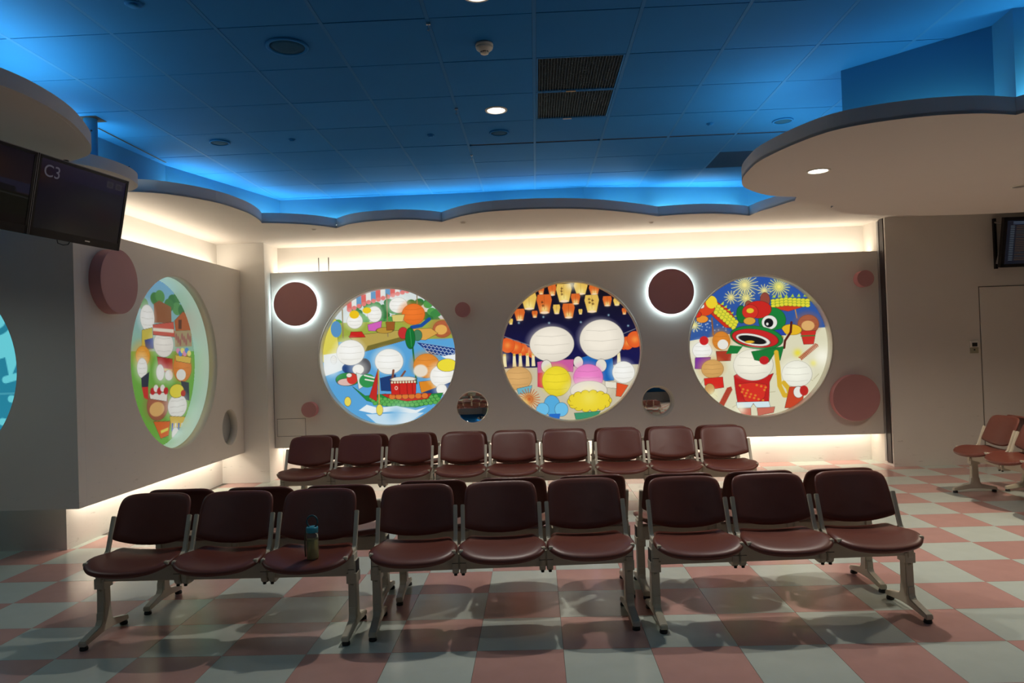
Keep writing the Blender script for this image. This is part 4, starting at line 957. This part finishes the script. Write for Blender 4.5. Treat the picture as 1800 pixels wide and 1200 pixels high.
# ------------------------------------------------------------------ benches
def pad(outline, surf, th, rings=(0, .45, .75, .88, .95, .985, 1.0)):
    """cushion: outline = list of (a, b); surf(a, b) -> (point, normal)"""
    bm = bmesh.new(); ca = sum(p[0] for p in outline) / len(outline); cb = sum(p[1] for p in outline) / len(outline)
    def hgt(t): return th / 2 * (1.0 if t < .86 else math.sqrt(max(0.0, 1 - ((t - .86) / .14) ** 2)))
    def ring(t, sgn):
        if t == 0:
            p, n = surf(ca, cb); return [bm.verts.new(p + n * sgn * hgt(0))]
        out = []
        for a, b in outline:
            p, n = surf(ca + (a - ca) * t, cb + (b - cb) * t); out.append(bm.verts.new(p + n * sgn * hgt(t)))
        return out
    top = [ring(t, 1) for t in rings]; bot = [top[-1]] + [ring(t, -1) for t in reversed(rings[:-1])]
    N = len(outline)
    seq = top + bot[1:]
    for A, C in zip(seq, seq[1:]):
        for k in range(N):
            k2 = (k + 1) % N
            if len(A) == 1: bm.faces.new((A[0], C[k], C[k2]))
            elif len(C) == 1: bm.faces.new((A[k], A[k2], C[0]))
            else: bm.faces.new((A[k], A[k2], C[k2], C[k]))
    return bm
def superpt(a, rx, ry, e):
    c, s = math.cos(a), math.sin(a); return math.copysign(abs(c) ** (2 / e), c) * rx, math.copysign(abs(s) ** (2 / e), s) * ry
# seat: local y = 0 at the beam centre, front towards -y
seat_out = []
for x, y in spline([(0, -.262), (.10, -.254), (.182, -.228), (.232, -.180), (.251, -.12), (.243, -.04), (.222, .04), (.208, .10), (.185, .128), (.12, .135), (0, .135)], 3)[:-1]: seat_out.append((x, y))
seat_out += [(0, .135)] + [(-x, y) for x, y in seat_out[:0:-1]]
def seat_surf(x, y):
    wf = max(0, (-y - .06) / .20)
    side = .030 * (abs(x) / .24) ** 2.4 * (1 - .55 * wf)
    z = .440 + side - .022 * wf ** 2 + .014 * max(0, y / .135) ** 2
    sl = .030 * 2.4 * (abs(x) / .24) ** 1.4 / .24 * (1 - .55 * wf) * (1 if x > 0 else -1)
    n = Vector((-sl, -.022 * 2 * wf / .20 * 1.0, 1)).normalized(); return Vector((x, y, z)), n
bo = []
for x, z in spline([(0, .158), (.11, .158), (.172, .151), (.206, .128), (.219, .080), (.223, .0), (.226, -.075), (.225, -.100), (.212, -.116), (.15, -.136), (.08, -.150), (0, -.155)], 3)[:-1]: bo.append((x, z))
bo += [(0, -.155)] + [(-x, z) for x, z in bo[:0:-1]]
bo = bo[::-1]
LEAN = .42
def back_surf(x, v):
    y = .147 + v * math.sin(LEAN) - .030 * (x / .222) ** 2 + .012; z = .640 + v * math.cos(LEAN)
    n = Vector((.27 * x / .222, -math.cos(LEAN), math.sin(LEAN))).normalized()
    return Vector((x, y, z)), n
def bar_bm(sx):
    """flat side bar: runs along the seat side and bends up to carry the backrest"""
    prof = [(-.170, .462), (.02, .462), (.042, .468), (.056, .490), (.122, .668)]
    out = []; w_ = .020
    P = [Vector(p) for p in spline(prof, 4)]
    L = []; Rr = []
    for i, p in enumerate(P):
        d = (P[min(i + 1, len(P) - 1)] - P[max(i - 1, 0)]).normalized(); nn = Vector((-d.y, d.x)) * w_ / 2
        L.append(p + nn); Rr.append(p - nn)
    bm = bmesh.new(); x0, x1 = sx - .012, sx + .012
    rows = [[bm.verts.new((x, q_.x, q_.y)) for x in (x0, x1) for q_ in (l, r_)] for l, r_ in zip(L, Rr)]
    for A, C in zip(rows, rows[1:]):
        for a, b in ((0, 1), (1, 3), (3, 2), (2, 0)): bm.faces.new((A[a], A[b], C[b], C[a]))
    bm.faces.new([rows[0][i] for i in (0, 1, 3, 2)]); bm.faces.new([rows[-1][i] for i in (0, 1, 3, 2)])
    bmesh.ops.recalc_face_normals(bm, faces=bm.faces)
    bmesh.ops.bevel(bm, geom=[e for e in bm.edges if e.calc_face_angle(0) > 1.2], offset=.003, segments=2, affect='EDGES')
    return bm
def leg_bm():
    post = prism([(-.036, .09), (.036, .09), (.030, .30), (-.030, .30)], -.024, .024, .005)
    foot = [(-.215, .022), (-.212, .050), (-.06, .085), (-.046, .105), (-.042, .15), (.042, .15), (.046, .105), (.06, .085), (.212, .050), (.215, .022), (.05, .040), (-.05, .040)]
    f = prism(foot, -.021, .021, .004)
    me = bpy.data.meshes.new('t'); f.to_mesh(me); post.from_mesh(me); f.free(); bpy.data.meshes.remove(me)
    top = B(-.030, -.045, .285, .030, .045, .345, bev=.004); me = bpy.data.meshes.new('t'); top.to_mesh(me); post.from_mesh(me); top.free(); bpy.data.meshes.remove(me)
    box(post, -.008, -.047, .272, .008, -.03, .280)
    return post
PITCH = 0.505
def make_bench(label, loc, rz, group):
    t = thing('three_seat_bench', label, 'bench', loc, rz, group)
    obj('beam', B(-.760, -.035, .325, .760, .035, .415, bev=.006), M['cream'], t)
    for sx in (-.7615, .7615): obj('end_cap', B(-.0015, -.032, .328, .0015, .032, .412), M['rubber'], t, loc=(sx, 0, 0))
    for sx in (-.735, .735):
        lg = obj('leg', leg_bm(), M['cream'], t, loc=(sx, 0, 0))
        for sy in (-.193, .193):
            obj('foot_pad', lathe([(0, 0), (.021, 0), (.023, .006), (.021, .018), (.012, .022), (.012, .028), (0, .028)], 20), M['rubber'], lg, True, (0, sy, 0))
    for k in (-1, 0, 1):
        cx = k * PITCH
        o = obj('seat', pad(seat_out, seat_surf, .040), M['vinyl'], t, True, (cx, 0, 0))
        o = obj('backrest', pad(bo, back_surf, .032), M['vinyl'], t, True, (cx, 0, 0))
        for s in (-1, 1):
            x = cx + s * (PITCH / 2 - .022)
            obj('side_bar', bar_bm(0), M['cream'], t, False, (x, 0, 0))
            # cast bracket clamped round the beam
            bm = prism([(-.048, .455), (-.052, .33), (-.046, .312), (-.030, .300), (.030, .300), (.046, .312), (.050, .330), (.040, .455)], -.0175, .0175, .004)
            br = obj('bracket', bm, M['cream'], t, False, (x, 0, 0))
            bm = lathe([(0, 0), (.009, .001), (.010, .010), (0, .011)], 12, org=(0, -.035, .292)); obj('bolt', bm, M['rubber'], br); obj('clamp_seam', B(-.0185, -.0532, .366, .0185, -.05, .3685), M['rubber'], br)
    return t
def dup(root, loc, rz, label, group):
    r = root.copy(); COL.objects.link(r); r.location = loc; r.rotation_euler = (0, 0, rz); r['label'] = label; r['group'] = group
    for ch in list(root.children):
        c = ch.copy(); COL.objects.link(c); c.parent = r
        for g_ in ch.children:
            d = g_.copy(); COL.objects.link(d); d.parent = c
    return r
GF = 'benches of the front double row'; GR = 'benches of the back double row'; GS = 'benches at the right frame edge'
b0 = make_bench('maroon three-seat bench in the front row with the water bottle on it', (-1.830, 4.115, 0), 0.0, GF)
for loc, rz, lb, gr in [
    ((-0.235, 4.205, 0), .055, 'maroon three-seat bench in the middle of the front row, facing away from the lightboxes', GF),
    ((1.378, 4.225, 0), .045, 'maroon three-seat bench in the front row, farthest from the bottle', GF),
    ((-1.765, 4.655, 0), PI, 'maroon three-seat bench back to back with the bench carrying the bottle', GF),
    ((-0.185, 4.745, 0), PI + .03, 'maroon three-seat bench back to back with the middle front bench', GF),
    ((1.375, 4.750, 0), PI + .02, 'maroon three-seat bench back to back with the front bench farthest from the bottle', GF),
    ((-1.800, 7.03, 0), -.01, 'maroon back-row bench facing away from the wall, before the dragon boat lightbox', GR),
    ((-0.255, 6.97, 0), -.02, 'maroon back-row bench facing away from the wall, before the lantern lightbox', GR),
    ((1.285, 6.91, 0), -.03, 'maroon back-row bench facing away from the wall, before the fireworks lightbox', GR),
    ((-1.77, 7.54, 0), PI - .01, 'maroon bench facing the wall, behind the back-row bench by the dragon boat lightbox', GR),
    ((-0.24, 7.49, 0), PI - .02, 'maroon bench facing the wall, behind the middle bench of the back row', GR),
    ((1.29, 7.44, 0), PI - .03, 'maroon bench facing the wall, behind the back-row bench by the fireworks lightbox', GR),
    ((4.40, 6.70, 0), -PI / 2, 'orange-lit three-seat bench turned sideways at the right frame edge', GS),
    ((4.92, 6.70, 0), PI / 2, 'three-seat bench back to back with the sideways bench at the right frame edge', GS)]:
    dup(b0, loc, rz, lb, gr)

# bottle
g = thing('water_bottle', 'clear plastic water bottle with teal lid and loop on a front row seat', 'bottle', (-1.285, 3.985, 0.4580))
obj('liquid', lathe([(0, .004), (.028, .004), (.0295, .012), (.0295, .11), (0, .11)], 28), M['liquid'], g, True)
obj('bottle_body', lathe([(0, 0), (.030, 0), (.033, .006), (.033, .135), (.031, .145), (.029, .150)], 28), M['glass'], g, True)
obj('lid', lathe([(0, .178), (.030, .178), (.033, .174), (.033, .148), (.0, .148)], 28), M['teal'], g, True)
loop = [(.030 * math.cos(a), .004, .205 + .034 * math.sin(a)) for a in [2 * PI * k / 24 for k in range(24)]]
obj('carry_loop', tube(loop, .005, 8, closed=True), mat('dark_teal_strap', (.02, .09, .11), .5), g, True)
obj('strap', tube([(-.033, -.002, .165), (-.040, -.004, .12), (-.042, -.004, .06), (-.040, -.002, .012)], .004, 6), mat('olive_strap', (.10, .09, .05), .6), g)
